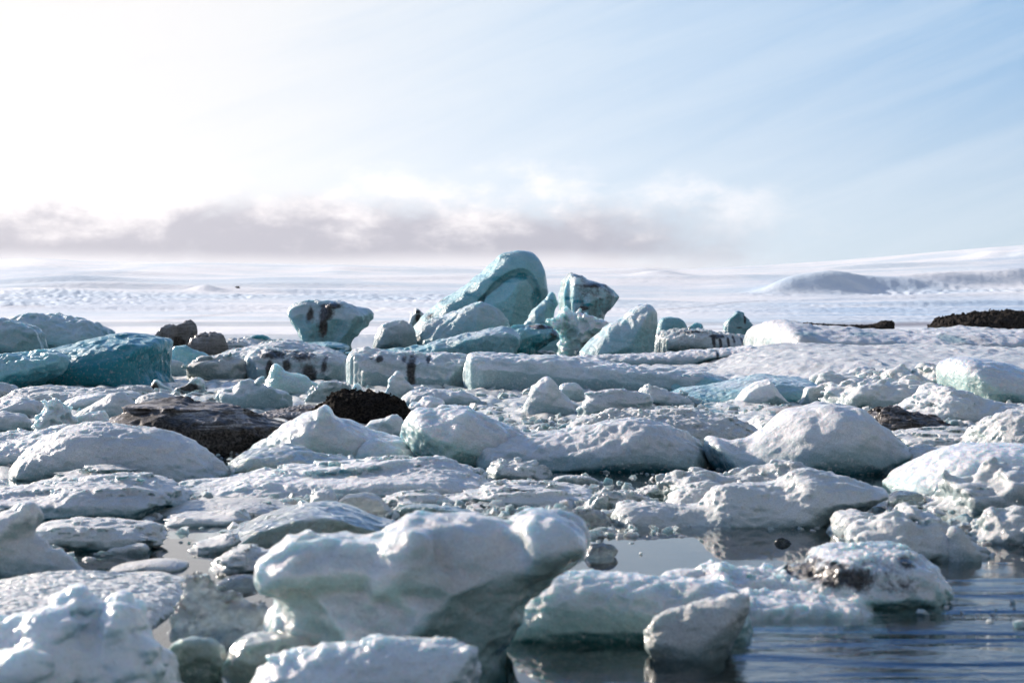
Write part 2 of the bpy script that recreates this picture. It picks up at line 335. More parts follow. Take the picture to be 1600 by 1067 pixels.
    for (cp, yo, cT, cr) in cuts:
        A = pp(cp); PL = chaikin(np.stack([(A[:, 0] - 800) * s - cx, H - (A[:, 1] - YH) * s], 1), 2)
        g2 = sdf2(PL, *np.meshgrid(gx, gz, indexing='ij')).astype(np.float32)[:, None, :]
        qq = np.abs((gy - yo) / cT)[None, :, None]; f = g2 - cr * Hm * np.where(qq < 1, 1 - np.sqrt(np.clip(1 - qq * qq, 0, 1)), 1 + (qq - 1) * cT / (cr * Hm))
        Fv = np.minimum(Fv, -f)
    for (am, ce, mode) in bl:
        cs = [c * Hn for c in ce]
        if cs[0] < 1.2 * hx: continue
        nz = gnoise(n, st_, cs, rg)
        if mode == 'b': nz = np.abs(nz) * 2 - .55
        elif mode == 'r': nz = .55 - np.abs(nz) * 2
        Fv = Fv + nz * am * Hn * amp
    Fv[0] = Fv[-1] = -1; Fv[:, 0] = Fv[:, -1] = -1; Fv[:, :, 0] = Fv[:, :, -1] = -1
    res = nets(Fv.astype(np.float64), st_, lo)
    if res is None: print('EMPTY', label); return
    vs, q = res
    me = mesh_from(name, vs, q)
    N = normals(vs, q)
    # old snow crust on top, blue ice low; sides also coloured darker to deepen shade
    px = 800 + (vs[:, 0] + cx) / Df * F; py = YH + (H - vs[:, 2]) / Df * F
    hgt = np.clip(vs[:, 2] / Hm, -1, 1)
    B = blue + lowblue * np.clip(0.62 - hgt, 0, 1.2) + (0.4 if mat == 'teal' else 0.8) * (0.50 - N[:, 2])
    for (ex, ey, rx, ry, a_) in veins:
        B = np.maximum(B, a_ * np.clip(1.5 - 1.5 * ((px - ex) / rx) ** 2 - 1.5 * ((py - ey) / ry) ** 2, 0, 1))
    Dt = np.full(len(vs), float(dirt))
    for (ex, ey, rx, ry, a_) in stains:
        Dt = np.maximum(Dt, 1.35 * a_ * np.exp(-1.1 * (((px - ex) / rx) ** 2 + ((py - ey) / ry) ** 2)) - .06)
    attr(me, 'blue', B); attr(me, 'dirt', Dt)
    o = link(name, me, mat_for(mat, Df), (cx, Dc, 0)); tag(o, label, cat, group)
    if label in LABELS and not group: print('DUP LABEL', label)
    LABELS[label] = 1
    if short: HEROES.append((short, (P[:, 0].min() + P[:, 0].max()) / 2, wy, Wpx / 2))
    return o
def hash_s(s):
    h = 5381
    for c in s: h = (h * 33 + ord(c)) & 0xffffffff
    return h
# ------------------------------------------------------------------ water
def build_water():
    m, q, p, out = newmat('lagoon_water'); t = m.node_tree; t.nodes.remove(p)
    geo = q.n('ShaderNodeNewGeometry'); po = geo.outputs['Position']
    s3 = q.n('ShaderNodeSeparateXYZ'); t.links.new(po, s3.inputs[0])
    x, y = s3.outputs[0], s3.outputs[1]
    w1 = q.noise(q.xyz(q.m('MULTIPLY', x, 0.24), q.m('MULTIPLY', y, 1.3), 0.0), 1.5, 2, 0.45, 0.5)
    w2 = q.noise(q.xyz(q.m('MULTIPLY', x, 1.0), q.m('MULTIPLY', y, 2.2), 4.0), 6.0, 3, 0.5, 0.3)
    hgt = q.m('ADD', q.m('MULTIPLY', w1, 1.0), q.m('MULTIPLY', w2, 0.10))
    # a breeze ruffles the open water nearest on the right; the leads between the floes stay like glass
    ruf = q.m('MULTIPLY', q.ss(q.m('ADD', x, q.m('MULTIPLY', y, -0.10)), -0.9, 1.6), q.m('SUBTRACT', 1.0, q.ss(y, 12.2, 16.0)))
    b = q.n('ShaderNodeBump'); b.inputs['Distance'].default_value = 0.16
    q.set(b.inputs['Strength'], q.m('ADD', 0.003, q.m('MULTIPLY', ruf, 0.48))); q.set(b.inputs['Height'], hgt)
    fr = q.n('ShaderNodeFresnel'); fr.inputs['IOR'].default_value = 1.45; t.links.new(b.outputs[0], fr.inputs['Normal'])
    fac = q.m('ADD', q.m('MULTIPLY', fr.outputs[0], q.m('SUBTRACT', 1.0, geo.outputs['Backfacing'])), q.m('MULTIPLY', geo.outputs['Backfacing'], 0.15))
    fac = q.m('MINIMUM', q.m('MULTIPLY', fac, 1.25), 1.0)
    gl = q.n('ShaderNodeBsdfGlossy'); gl.inputs['Roughness'].default_value = 0.015; t.links.new(b.outputs[0], gl.inputs['Normal'])
    tr = q.n('ShaderNodeBsdfTransparent'); mx = q.n('ShaderNodeMixShader')
    q.set(mx.inputs[0], fac); t.links.new(tr.outputs[0], mx.inputs[1]); t.links.new(gl.outputs[0], mx.inputs[2])
    t.links.new(mx.outputs[0], out.inputs['Surface'])
    va = q.n('ShaderNodeVolumeAbsorption'); va.inputs['Color'].default_value = (0.10, 0.50, 0.52, 1); va.inputs['Density'].default_value = 1.4
    t.links.new(va.outputs[0], out.inputs['Volume'])
    X0, X1, Y0, Y1, ZB = -2600, 2600, -60, 2400, -5.0
    v = np.array([(X0, Y0, 0), (X1, Y0, 0), (X1, Y1, 0), (X0, Y1, 0), (X0, Y0, ZB), (X1, Y0, ZB), (X1, Y1, ZB), (X0, Y1, ZB)], float)
    f = np.array([(0, 1, 2, 3), (7, 6, 5, 4), (0, 4, 5, 1), (1, 5, 6, 2), (2, 6, 7, 3), (3, 7, 4, 0)])
    me = mesh_from('lagoon_water', v, f); me.polygons.foreach_set('use_smooth', [False] * 6)
    tag(link('lagoon_water', me, m), kind='structure')
    m2, q2, p2, _ = newmat('lake_bed_silt'); p2.inputs['Roughness'].default_value = 0.9
    m2.node_tree.links.new(q2.mix(q2.noise(q2.n('ShaderNodeNewGeometry').outputs['Position'], 0.7), (0.03, 0.035, 0.035), (0.07, 0.075, 0.07)), p2.inputs['Base Color'])
    v = np.array([(X0 * 3, -2000, -5.5), (X1 * 3, -2000, -5.5), (X1 * 3, 9000, -5.5), (X0 * 3, 9000, -5.5)], float)
    tag(link('lake_bed', mesh_from('lake_bed', v, np.array([(0, 1, 2, 3)])), m2), kind='structure')
build_water()
# ------------------------------------------------------------------ ice cap and glacier tongue
def build_terrain():
    rg = np.random.default_rng(11)
    PXA = np.linspace(-1000, 2700, 2000); nD = 640
    rows = [  # distance, then the row (photo height) its surface reaches at several bearings
      (190, [(0, 530)]),
      (225, [(0, 520), (1600, 519)]), (330, [(0, 511)]),
      (700, [(0, 505), (400, 506), (800, 505), (1200, 504), (1600, 502)]),
      (1300, [(0, 489), (400, 488), (800, 488), (1200, 488), (1600, 484)]),
      (2200, [(0, 468), (300, 468), (500, 470), (800, 470), (1100, 473), (1600, 463)]),
      (2500, [(0, 458), (300, 460), (500, 465), (800, 465), (1100, 468), (1350, 465), (1600, 457)]),
      (3600, [(0, 452), (300, 452), (500, 452), (800, 452), (1100, 455), (1350, 455), (1600, 450)]),
      (4300, [(0, 448), (120, 442), (300, 442), (500, 444), (800, 444), (1100, 445), (1350, 436), (1600, 428)]),
      (6000, [(0, 436), (300, 432), (500, 430), (800, 431), (1100, 431), (1350, 424), (1600, 412)]),
      (9000, [(-600, 402), (0, 406), (120, 409), (300, 410), (560, 414), (900, 418), (1060, 420), (1200, 413), (1300, 407), (1400, 399), (1480, 392), (1540, 387), (1600, 383), (1900, 374)]),
      (11000, [(0, 425), (1060, 428), (1600, 398)])]
    Ds = np.exp(np.linspace(np.log(190), np.log(11000), nD))
    rd = np.log([r_[0] for r_ in rows])
    tab = np.array([np.interp(PXA, [p_[0] for p_ in r_[1]], [p_[1] for p_ in r_[1]]) for r_ in rows])
    PY = np.stack([np.interp(np.log(Ds), rd, tab[:, k]) for k in range(len(PXA))], 1)      # nD x nP
    k = np.hanning(21); k /= k.sum()
    PYs = np.apply_along_axis(lambda c: np.convolve(np.pad(c, 10, 'edge'), k, 'valid'), 0, PY); PYs = np.apply_along_axis(lambda c: np.convolve(np.pad(c, 10, 'edge'), k, 'valid'), 1, PYs)
    PYs[:8] = PY[:8]
    # rises, bluffs and nunataks: bearing, distance, half-width px, depth fraction, height px, steep front?
    LD = np.log(Ds)[:, None]; A = PXA[None, :]
    hills = [(1290, 3350, 62, .04, 33), (1225, 3300, 40, .03, 14), (1400, 3500, 90, .03, 20), (1500, 3700, 80, .03, 16), (1600, 3800, 60, .03, 18), (1400, 2350, 230, .02, 6), (1500, 1700, 200, .02, 6), (150, 3700, 190, .02, 12), (430, 3000, 140, .02, 8), (1010, 7200, 34, .05, 7), (960, 7000, 40, .04, 4),
             (530, 7000, 44, .04, 4), (320, 3000, 24, .03, 8), (200, 2700, 130, .06, 5), (60, 2600, 90, .05, 5),
             (1555, 7000, 36, .04, 6), (1610, 6800, 30, .05, 6), (60, 7800, 70, .05, 8), (270, 7000, 90, .05, 5), (900, 6200, 60, .05, 5), (1030, 5200, 40, .05, 9),
             (620, 3300, 140, .05, 5), (860, 3200, 130, .05, 5), (450, 4500, 120, .05, 6), (1160, 2700, 100, .05, 3), (90, 4300, 170, .025, 13), (470, 3900, 190, .025, 9), (720, 5000, 220, .025, 8), (1120, 4700, 150, .025, 7), (260, 1500, 260, .03, 5), (900, 1900, 260, .03, 5), (640, 7400, 260, .03, 5), (180, 6300, 140, .025, 8), (1380, 6000, 120, .025, 8), (100, 5500, 160, .05, 6)]
    dh = np.zeros_like(PYs)
    for (hx_, hd, hw, hdp, hh) in hills:
        u_ = (LD - math.log(hd)) / hdp; v_ = (A - hx_) / hw
        fr = np.where(u_ < 0, np.exp(-u_ ** 2 * 2.2), np.exp(-u_ ** 2 * .10))
        dh += hh * fr * np.exp(-v_ ** 2)
    sh = PYs.shape
    n1 = gnoise((sh[0], sh[1], 2), (1, 1, 1), (14, 190, 3), rg)[:, :, 0]; n2 = gnoise((sh[0], sh[1], 2), (1, 1, 1), (6, 70, 3), rg)[:, :, 0]
    n3 = gnoise((sh[0], sh[1], 2), (1, 1, 1), (2.6, 5.5, 3), rg)[:, :, 0]; n4 = gnoise((sh[0], sh[1], 2), (1, 1, 1), (1.4, 2.6, 3), rg)[:, :, 0]
    far = np.clip((LD - math.log(700)) / 1.4, 0, 1); skyl = 1 - np.clip((LD - math.log(8000)) / .1, 0, .75)
    dh += far * skyl * (np.clip(n1, -.4, 2) * 6.5 + n2 * 1.2)
    crev = np.zeros_like(PYs)
    for (cx_, cd, cw, cdp, ca) in [(150, 2300, 170, .16, 1.0), (60, 1800, 120, .12, .7), (660, 2200, 110, .16, .9), (540, 2700, 130, .08, .7), (1430, 3250, 90, .07, 1.0), (1590, 3000, 60, .1, .9), (1200, 3000, 60, .05, .6),
                                   (390, 2500, 40, .05, .8), (-200, 2200, 200, .2, 1), (1900, 3000, 200, .2, 1), (800, 1500, 900, .25, .28), (1450, 900, 260, .5, .35)]:
        crev += ca * np.exp(-((LD - math.log(cd)) / cdp) ** 2 - ((A - cx_) / cw) ** 2)
    rid = np.abs(n3) * 2 - .6
    dh += np.clip(crev, 0, 1.2) * (rid * 1.5 + n4 * 1.3)
    dh += far * 0.10 * n4
    PYs = PYs - dh
    Z = H - (PYs - YH) * Ds[:, None] / F
    Z[0] = -6
    X = (PXA[None, :] - 800) / F * Ds[:, None]; Y = np.repeat(Ds[:, None], len(PXA), 1)
    vs = np.stack([X, Y, Z], -1).reshape(-1, 3); nP = len(PXA)
    i = np.arange(nD - 1)[:, None] * nP + np.arange(nP - 1)[None, :]
    q_ = np.stack([i, i + 1, i + nP + 1, i + nP], -1).reshape(-1, 4)
    me = mesh_from('glacier', vs, q_)
    # bands of moraine grit carried down in the ice
    gr = np.zeros_like(PYs)
    def band(pts, wd, a_):
        pts = np.array(pts, float); yc = np.interp(A[0], pts[:, 0], pts[:, 1], left=-99, right=-99)
        return a_ * np.exp(-((PYs - yc[None, :]) / wd) ** 2)
    gr = np.maximum.reduce([band([(150, 512), (230, 504), (310, 495), (385, 486)], 5, .45), band([(0, 478), (70, 478)], 5, .5), band([(1025, 484), (1090, 480), (1150, 472), (1200, 470)], 1.2, .6),
                            band([(1300, 508), (1600, 505)], 6, .8), band([(1030, 516), (1330, 511)], 2, .6), band([(1200, 500), (1600, 497)], 9, .35)])
    slope_shade = np.maximum.reduce([np.clip((A - 1060) / 260, 0, 1) * np.exp(-((PYs - 485) / 21) ** 4) * 1.1, .55 * np.exp(-((A - 130) / 230) ** 4 - ((PYs - 472) / 16) ** 4),  # blue shade of slopes and hill faces painted into the glacier colour
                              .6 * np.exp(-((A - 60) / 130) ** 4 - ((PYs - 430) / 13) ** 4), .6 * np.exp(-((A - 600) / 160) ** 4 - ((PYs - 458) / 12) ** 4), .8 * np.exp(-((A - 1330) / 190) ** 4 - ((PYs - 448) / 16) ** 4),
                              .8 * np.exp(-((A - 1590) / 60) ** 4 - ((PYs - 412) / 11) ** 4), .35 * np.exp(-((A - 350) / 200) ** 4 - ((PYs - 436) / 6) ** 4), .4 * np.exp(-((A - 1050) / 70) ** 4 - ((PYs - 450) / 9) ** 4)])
    attr(me, 'slope_shade', slope_shade.reshape(-1)); attr(me, 'grit', gr.reshape(-1)); attr(me, 'crev', np.clip(crev, 0, 1).reshape(-1))
    m, q, p, out = newmat('glacier_snow'); t = m.node_tree
    po = q.n('ShaderNodeNewGeometry').outputs['Position']
    a = q.n('ShaderNodeAttribute'); a.attribute_name = 'grit'; b = q.n('ShaderNodeAttribute'); b.attribute_name = 'crev'
    nn = q.noise(po, 0.004, 7, 0.65); nf = q.noise(po, 0.25, 4, 0.6)
    bb = q.n('ShaderNodeAttribute'); bb.attribute_name = 'slope_shade'
    big = q.noise(q.n('ShaderNodeVectorMath', operation='MULTIPLY').outputs[0], 1.0)
    vm = t.nodes[-1] if False else [n_ for n_ in t.nodes if n_.bl_idname == 'ShaderNodeVectorMath'][0]
    t.links.new(po, vm.inputs[0]); vm.inputs[1].default_value = (0.0011, 0.0016, 0.004)
    big = q.noise(vm.outputs[0], 1.0, 7, 0.6, 0.4)
    c = q.mix(q.ss(q.m('ADD', big, q.m('MULTIPLY', q.m('SUBTRACT', nn, .5), .5)), 0.44, 0.62), (0.85, 0.85, 0.87), (0.60, 0.70, 0.78))  # snow and blue ice in broad patches, painted as lilac shadow tone
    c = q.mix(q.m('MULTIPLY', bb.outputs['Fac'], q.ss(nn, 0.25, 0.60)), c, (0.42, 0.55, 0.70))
    c = q.mix(q.m('MULTIPLY', b.outputs['Fac'], q.ss(nf, 0.45, 0.62)), c, (0.55, 0.66, 0.78))
    c = q.mix(q.ss(q.m('ADD', a.outputs['Fac'], q.m('MULTIPLY', q.m('SUBTRACT', nf, .5), .9)), .25, .95), c, (0.20, 0.20, 0.24))
    t.links.new(c, p.inputs['Base Color']); p.inputs['Roughness'].default_value = 0.7; p.inputs['Specular IOR Level'].default_value = 0.2
    bu = q.n('ShaderNodeBump'); bu.inputs['Distance'].default_value = 7.0; bu.inputs['Strength'].default_value = 0.4
    q.set(bu.inputs['Height'], q.noise(po, 0.035, 6, 0.6)); t.links.new(bu.outputs[0], p.inputs['Normal'])
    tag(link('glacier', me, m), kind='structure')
build_terrain()
# ------------------------------------------------------------------ loose slush that fills the gaps of the pack
def build_brash():
    rg = np.random.default_rng(5)
    nX, nY = 1500, 420
    wy = YH + 1 / np.linspace(1 / (572 - YH), 1 / (835 - YH), nY)[:, None]
    px = np.linspace(-260, 1860, nX)[None, :]
    D = H * F / (wy - YH); X = (px - 800) / F * D; Y = np.repeat(D, nX, 1)
    sh = (nY, nX, 2)
    N = sum(gnoise(sh, (1, 1, 1), (c * .55, c, 3), rg)[:, :, 0] * a for c, a in ((60, .30), (22, .34), (9, .30), (4, .20)))
    L = np.abs(gnoise(sh, (1, 1, 1), (5, 9, 3), rg)[:, :, 0]) * 2 - .6
    wyf = np.repeat(wy, nX, 1); pxf = np.repeat(px, nY, 0)
    cover = np.interp(wyf, [572, 600, 700, 725, 760, 835], [.6, .3, -.05, -.25, -.4, -.8])
    cover -= 1.2 * np.exp(-((pxf - 1120) / 330) ** 4 - ((wyf - 765) / 45) ** 4)
    cover += .35 * np.exp(-((pxf - 480) / 420) ** 4 - ((wyf - 800) / 45) ** 4)
    cover -= 1.3 * np.clip((pxf - 880) / 60, 0, 1) * np.clip((wyf - 800) / 12, 0, 1)
    Z = (cover * .10 + N * .055 + L * .03) * np.clip(D / 30, .6, 1.8)
    Z = np.clip(Z, -.06, .14)
    vs = np.stack([X, Y, Z], -1).reshape(-1, 3)
    i = np.arange(nY - 1)[:, None] * nX + np.arange(nX - 1)[None, :]
    q_ = np.stack([i, i + nX, i + nX + 1, i + 1], -1)[..., ::-1].reshape(-1, 4)
    keep = (Z.reshape(-1)[q_] > -.058).any(1); q_ = q_[keep]
    used = np.unique(q_); mp = np.full(len(vs), -1); mp[used] = np.arange(len(used))
    vv = vs[used]; me = mesh_from('brash_ice', vv, mp[q_])
    attr(me, 'blue', .15 + .4 * gnoise(sh, (1, 1, 1), (20, 40, 3), rg)[:, :, 0].reshape(-1)[used] + 1.2 * np.clip(.03 - vv[:, 2], 0, .1) * 8)
    attr(me, 'dirt', np.clip(.35 * gnoise(sh, (1, 1, 1), (24, 50, 3), rg)[:, :, 0], 0, .3).reshape(-1)[used])
    tag(link('brash_ice', me, mat_for('snow', 40)), kind='stuff', label='grey white slush and crushed ice filling the gaps between the floes', cat='brash ice')
build_brash()

def build_shards():
    """splinters of crushed ice strewn over the leads and between the floes: far past counting, one object"""
    rg = np.random.default_rng(77); V = []; Q = []; n = 0
    zones = [(-60, 1660, 596, 665, 1700), (-60, 420, 665, 760, 350), (640, 1110, 640, 690, 200), (250, 1060, 728, 838, 1500), (900, 1060, 838, 870, 15), (-40, 420, 806, 990, 110), (1290, 1640, 770, 850, 420), (1430, 1640, 640, 700, 200), (1480, 1640, 880, 1060, 14), (820, 1040, 940, 1060, 16)]
    for (x0, x1, y0, y1, cnt) in zones:
        c = rg.uniform([x0, y0], [x1, y1], (max(1, cnt // 22), 2))
        for k in range(cnt):
            b = c[rg.integers(len(c))]; px = b[0] + rg.normal() * 60; wy = np.clip(b[1] + rg.normal() * 8, y0, y1)
            D = H * F / (wy - YH); r_ = (1.3 + 5.0 * rg.random() ** 2.6) * D / F * (1.5 if wy > 780 else 1)
            sz = r_ * np.array([rg.uniform(.8, 2.0), rg.uniform(.8, 1.6), rg.uniform(.25, .8)])
            p = np.array([(i, j, k_) for k_ in (-1, 1) for (i, j) in ((-1, -1), (1, -1), (1, 1), (-1, 1))], float) + rg.uniform(-.45, .45, (8, 3))
            p[4:, :2] *= rg.uniform(.35, .9); p *= sz
            a, t_ = rg.uniform(0, 6.28), rg.normal() * .35
            ca, sa, ct, st_ = math.cos(a), math.sin(a), math.cos(t_), math.sin(t_)
            p = p @ np.array([[1, 0, 0], [0, ct, st_], [0, -st_, ct]]) @ np.array([[ca, sa, 0], [-sa, ca, 0], [0, 0, 1]])
            V.append(p + np.array([(px - 800) / F * D, D, sz[2] * .45 + (.03 if wy < 720 else 0)]))
            Q.append(np.array([(3, 2, 1, 0), (4, 5, 6, 7), (0, 1, 5, 4), (1, 2, 6, 5), (2, 3, 7, 6), (3, 0, 4, 7)]) + n); n += 8
    me = mesh_from('crushed_ice', np.concatenate(V), np.concatenate(Q))
    me.polygons.foreach_set('use_smooth', [False] * len(me.polygons))
    attr(me, 'blue', np.repeat(rg.uniform(0, .9, n // 8), 8)); attr(me, 'dirt', np.zeros(n))
    tag(link('crushed_ice', me, mat_for('snow', 25)), kind='stuff', label='tiny splinters of crushed ice strewn along the dark leads between the floes', cat='crushed ice')
build_shards()
# ------------------------------------------------------------------ thin cold haze over the lagoon
def build_haze():
    m = bpy.data.materials.new('cold_haze'); m.use_nodes = True; t = m.node_tree; t.nodes.remove(t.nodes['Principled BSDF'])
    v = t.nodes.new('ShaderNodeVolumePrincipled'); v.inputs['Color'].default_value = (0.90, 0.94, 1.0, 1)
    v.inputs['Density'].default_value = 4.2e-5; v.inputs['Anisotropy'].default_value = 0.25
    t.links.new(v.outputs[0], t.nodes['Material Output'].inputs['Volume'])
    X, Y0, Y1, Z0, Z1 = 15700, -2300, 11300, -40, 1000
    p = np.array([(-X, Y0, Z1), (X, Y0, Z1), (X, Y1, Z1), (-X, Y1, Z1), (-X, Y0, Z0), (X, Y0, Z0), (X, Y1, Z0), (-X, Y1, Z0)], float)
    f = np.array([(0, 1, 2, 3), (7, 6, 5, 4), (0, 4, 5, 1), (1, 5, 6, 2), (2, 6, 7, 3), (3, 7, 4, 0)])
    tag(link('haze', mesh_from('haze', p, f), m), kind='stuff')
build_haze()
# ------------------------------------------------------------------ the ice, farthest first
I = ice
# land and bergs on the skyline
I('moraine_bank', 'dark brown earth bank at the right edge below the glacier', 'moraine', 526, '1463,515 1470,503 1490,495 1530,490 1570,489 1610,488 1680,490 1720,500 1750,520', T=8, st='grit', mat='black', dirt=1.3, blue=0, lowblue=0, vox=1.3, short='the brown earth bank')
I('moraine_bank', 'small black wedge of earth with a long thin tail in front of the glacier', 'moraine', 527, '1250,508 1258,505 1290,506.5 1325,508 1362,508 1378,503 1393,501.5 1396,514', T=2, st='grit', mat='black', dirt=1.6, blue=0, lowblue=0, vox=.8, short='the black wedge of earth', sharp=True, amp=.4, r=.4)
I('iceberg', 'low flat topped teal berg farthest back on the left', 'iceberg', 528, '12,527 22,497 40,488 70,487 98,489 105,500 110,527', blue=.8, st='smooth', mat='teal', short='the flat teal berg far back')
I('iceberg', 'broad grey blue rounded berg rising behind the left teal berg', 'iceberg', 545, '-120,545 -60,520 0,510 35,499 80,495 128,499 155,506 170,518 178,530 190,545', blue=.55, st='smooth', mat='teal', short='the broad grey blue berg', adds=[('70,545 68,528 90,522 120,524 130,545', -1.5, 1.2, .4)])
I('iceberg', 'grey berg with a hollow face cut by the left edge of the picture', 'iceberg', 553, '-130,552 -110,515 -60,502 0,500 30,505 55,518 62,535 66,552', blue=.55, st='smooth', mat='teal', short='the grey berg at the left edge')
I('iceberg', 'large dark teal berg with a domed back on the left', 'iceberg', 607, '-30,607 20,556 60,548 110,540 150,525 180,519 210,518 245,522 266,529 262,550 255,575 268,607', T=3.2, blue=1.75, lowblue=.8, st='smooth', mat='teal', short='the dark teal berg', amp=.6)
I('iceberg', 'grey wedge of ice leaning before the dark teal berg', 'iceberg', 612, '-120,610 -80,565 0,553 45,549 90,553 111,562 95,575 70,592 40,610', T=1.4, blue=.9, lowblue=1.0, st='smooth', mat='teal', short='the grey wedge')
I('dirty_iceberg', 'brown grey berg with a square shouldered top beside the fluted one', 'iceberg', 549, '228,548 245,518 262,509 280,505 285,503 300,503 306,512 303,530 306,548', blue=.3, dirt=0.45, st='slab', mat='dirty', stains=[(274, 535, 12, 10, 1.6)], chop=5, amp=1.5, short='the brown grey berg')
I('dirty_iceberg', 'dark grey berg with slanting flutes behind the small blue blocks', 'iceberg', 551, '296,550 300,530 310,521 322,520 328,517 336,516 345,522 353,535 360,550', blue=.4, dirt=0.5, st='slab', mat='dirty', lean=0.3, short='the fluted grey berg', amp=1.6)
I('ice_chunk', 'flat speckled white tongue of ice in front of the snowy plain', 'ice floe', 541, '330,540 352,532 372,528 395,528 420,533 450,532 480,540', T=4, dirt=.3, st='field', mat='snow', short='the speckled tongue')
I('ice_chunk', 'small deep blue block left of the boat shaped berg', 'ice block', 540, '382,539 388,525 400,521 412,523 424,529 440,539', blue=1.7, lowblue=.3, st='facet', mat='teal', short='the small deep blue block')
I('iceberg', 'boat shaped grey berg undercut at the waterline with a black streak', 'iceberg', 541, '477,540 474,530 469,518 458,505 451,492 452,482 463,476 480,473 500,471 530,472 558,478 573,484 579,491 573,505 561,520 549,533 546,540', T=3.4, blue=.45, lowblue=.9, st='facet', mat='teal', stains=[(508, 490, 12, 14, 1.3), (503, 510, 7, 20, 1.3), (480, 490, 6, 12, .9), (515, 478, 20, 6, 1.2)], chop=2, short='the boat shaped berg', draft=.1, vox=1.1, amp=.8, r=.5)
I('ice_floe', 'thin glassy green sill under the boat shaped berg', 'ice floe', 545, '465,545 474,536 500,534 530,535 541,538 545,545', T=3, blue=1.1, st='smooth', mat='teal', short='the glassy sill')
I('iceberg', 'small pale rounded berg between the boat shaped and the arched berg', 'iceberg', 543, '580,542 587,520 591,508 600,502 622,500 640,505 649,516 652,542', blue=.45, st='slab', short='the small pale berg')
I('dirty_ice_block', 'tiny black and white ice block perched left of the arched berg', 'ice block', 530, '636,530 637,500 641,491 648,489 650,484 656,485 659,491 665,497 667,530', T=1.2, dirt=.1, st='facet', stains=[(653, 497, 4, 7, 1.4), (652, 487, 4, 3, 1.2)], short='the tiny black and white block', vox=.7)
I('iceberg', 'tallest berg, a teal arch with a vivid blue hollow and brown left rim', 'iceberg', 536, '640,536 655,503 672,485 690,464 715,449 735,433 752,422 768,411 782,401 798,398 815,395 828,398 836,404 843,415 850,426 855,441 857,458 853,475 850,492 852,536',
  T=3.0, r=.22, blue=0.9, lowblue=.15, st='facet', mat='teal', vox=1.2, amp=.55, veins=[(815, 432, 14, 10, 1.75), (838, 470, 12, 34, 1.65), (790, 436, 36, 9, 1.5), (745, 462, 40, 9, 1.35)], stains=[(700, 470, 60, 5, .0), (668, 492, 12, 10, .75), (690, 470, 12, 8, .6), (712, 455, 12, 6, .5), (735, 440, 12, 6, .45), (760, 420, 14, 5, .4)],
  cuts=[('738,500 748,470 768,446 798,425 826,424 842,440 850,470 848,505 842,536 836,536 840,500 838,470 830,447 820,437 803,434 786,441 768,457 752,480 746,505', -3.0, .55, .03)],
  adds=[('740,540 745,485 762,456 785,438 803,431 820,434 830,446 835,470 832,500 825,540', -2.3, .9, .06)], chop=0, short='the tall arched berg')
I('iceberg', 'wavy pale ridge of ice before the left foot of the arched berg', 'iceberg', 543, '634,543 642,528 646,517 657,508 682,498 700,495 722,481 740,471 757,470 772,478 786,488 795,497 799,510 806,543', T=2.8, blue=.55, lowblue=.3, st='slab', mat='teal', vox=1.2, short='the wavy pale ridge', amp=.8)
I('ice_slab', 'small leaning blade of grey ice right of the tall arch', 'ice slab', 541, '816,541 824,508 834,489 846,475 861,459 868,462 873,476 871,500 872,541', T=1.3, blue=.75, lowblue=.2, st='facet', mat='teal', vox=1.1, short='the leaning blade')
I('iceberg', 'tilted square berg with a dark teal seam across it', 'iceberg', 541, '884,541 880,500 879,462 884,440 894,428 907,432 925,443 944,448 958,457 963,464 956,477 945,490 941,505 937,541', T=2.4, r=.2, blue=.5, lowblue=.1, st='slab', mat='teal', vox=1.1, sharp=True, amp=.7,
  veins=[(888, 466, 12, 4, 1.8), (903, 471, 14, 4, 1.8), (918, 477, 12, 4, 1.8)], stains=[(925, 446, 30, 5, .8), (912, 482, 9, 4, 1.2), (905, 490, 8, 5, .7), (938, 470, 14, 18, .45)], dirt=0.34, short='the tilted square berg')
I('ice_block', 'frothy turquoise and white mushroom of ice standing on a narrow foot', 'ice block', 546, '874,546 875,532 869,520 856,509 850,502 862,495 870,484 881,481 900,486 924,491 944,504 957,515 950,525 932,533 917,546', T=1.9, blue=0.15, lowblue=0.35, st='crystal', mat='foam', vox=1.1, veins=[(893, 520, 14, 16, 1.25), (900, 540, 22, 8, 1.2)], draft=.1, short='the frothy turquoise block', amp=.7)
I('iceberg', 'smooth white fin with a sloping left edge and upright right side', 'iceberg', 553, '905,553 912,542 922,533 938,520 950,508 966,499 985,486 1000,478 1011,475 1021,481 1026,491 1026,512 1023,553', T=2.4, blue=.35, lowblue=.7, st='slab', mat='teal', vox=1.2, short='the smooth white fin', amp=.55)
I('iceberg', 'teal berg with a brown stained rim at the foot of the tall arch', 'iceberg', 549, '780,549 793,511 815,507 850,508 866,515 876,527 862,532 850,540 835,549', T=2.2, blue=1.15, st='facet', mat='teal', vox=1.2, stains=[(845, 511, 26, 4, 1.3), (865, 522, 10, 8, .9)], short='the brown rimmed berg')
I('ice_slab', 'long pale ramp of ice climbing to the right below the wavy ridge', 'ice slab', 553, '530,553 575,549 620,545 660,538 700,528 755,516 792,509 810,520 814,531 806,553', T=3.2, blue=.55, lowblue=.9, st='facet', mat='teal', vox=1.3, kz=.06, short='the pale ramp', amp=.7)
I('iceberg', 'low smooth teal dome behind the dirt striped berg', 'iceberg', 531, '1020,530 1027,505 1035,498 1052,496 1066,498 1074,506 1080,530', blue=1.1, st='smooth', mat='teal', short='the teal dome', amp=.6)
I('ice_chunk', 'small greenish hump with a brown left side next to the teal dome', 'ice chunk', 534, '1066,534 1072,512 1082,503 1092,502 1100,512 1104,534', blue=.8, st='facet', mat='teal', stains=[(1074, 510, 8, 6, .8)], vox=1, short='the greenish hump')
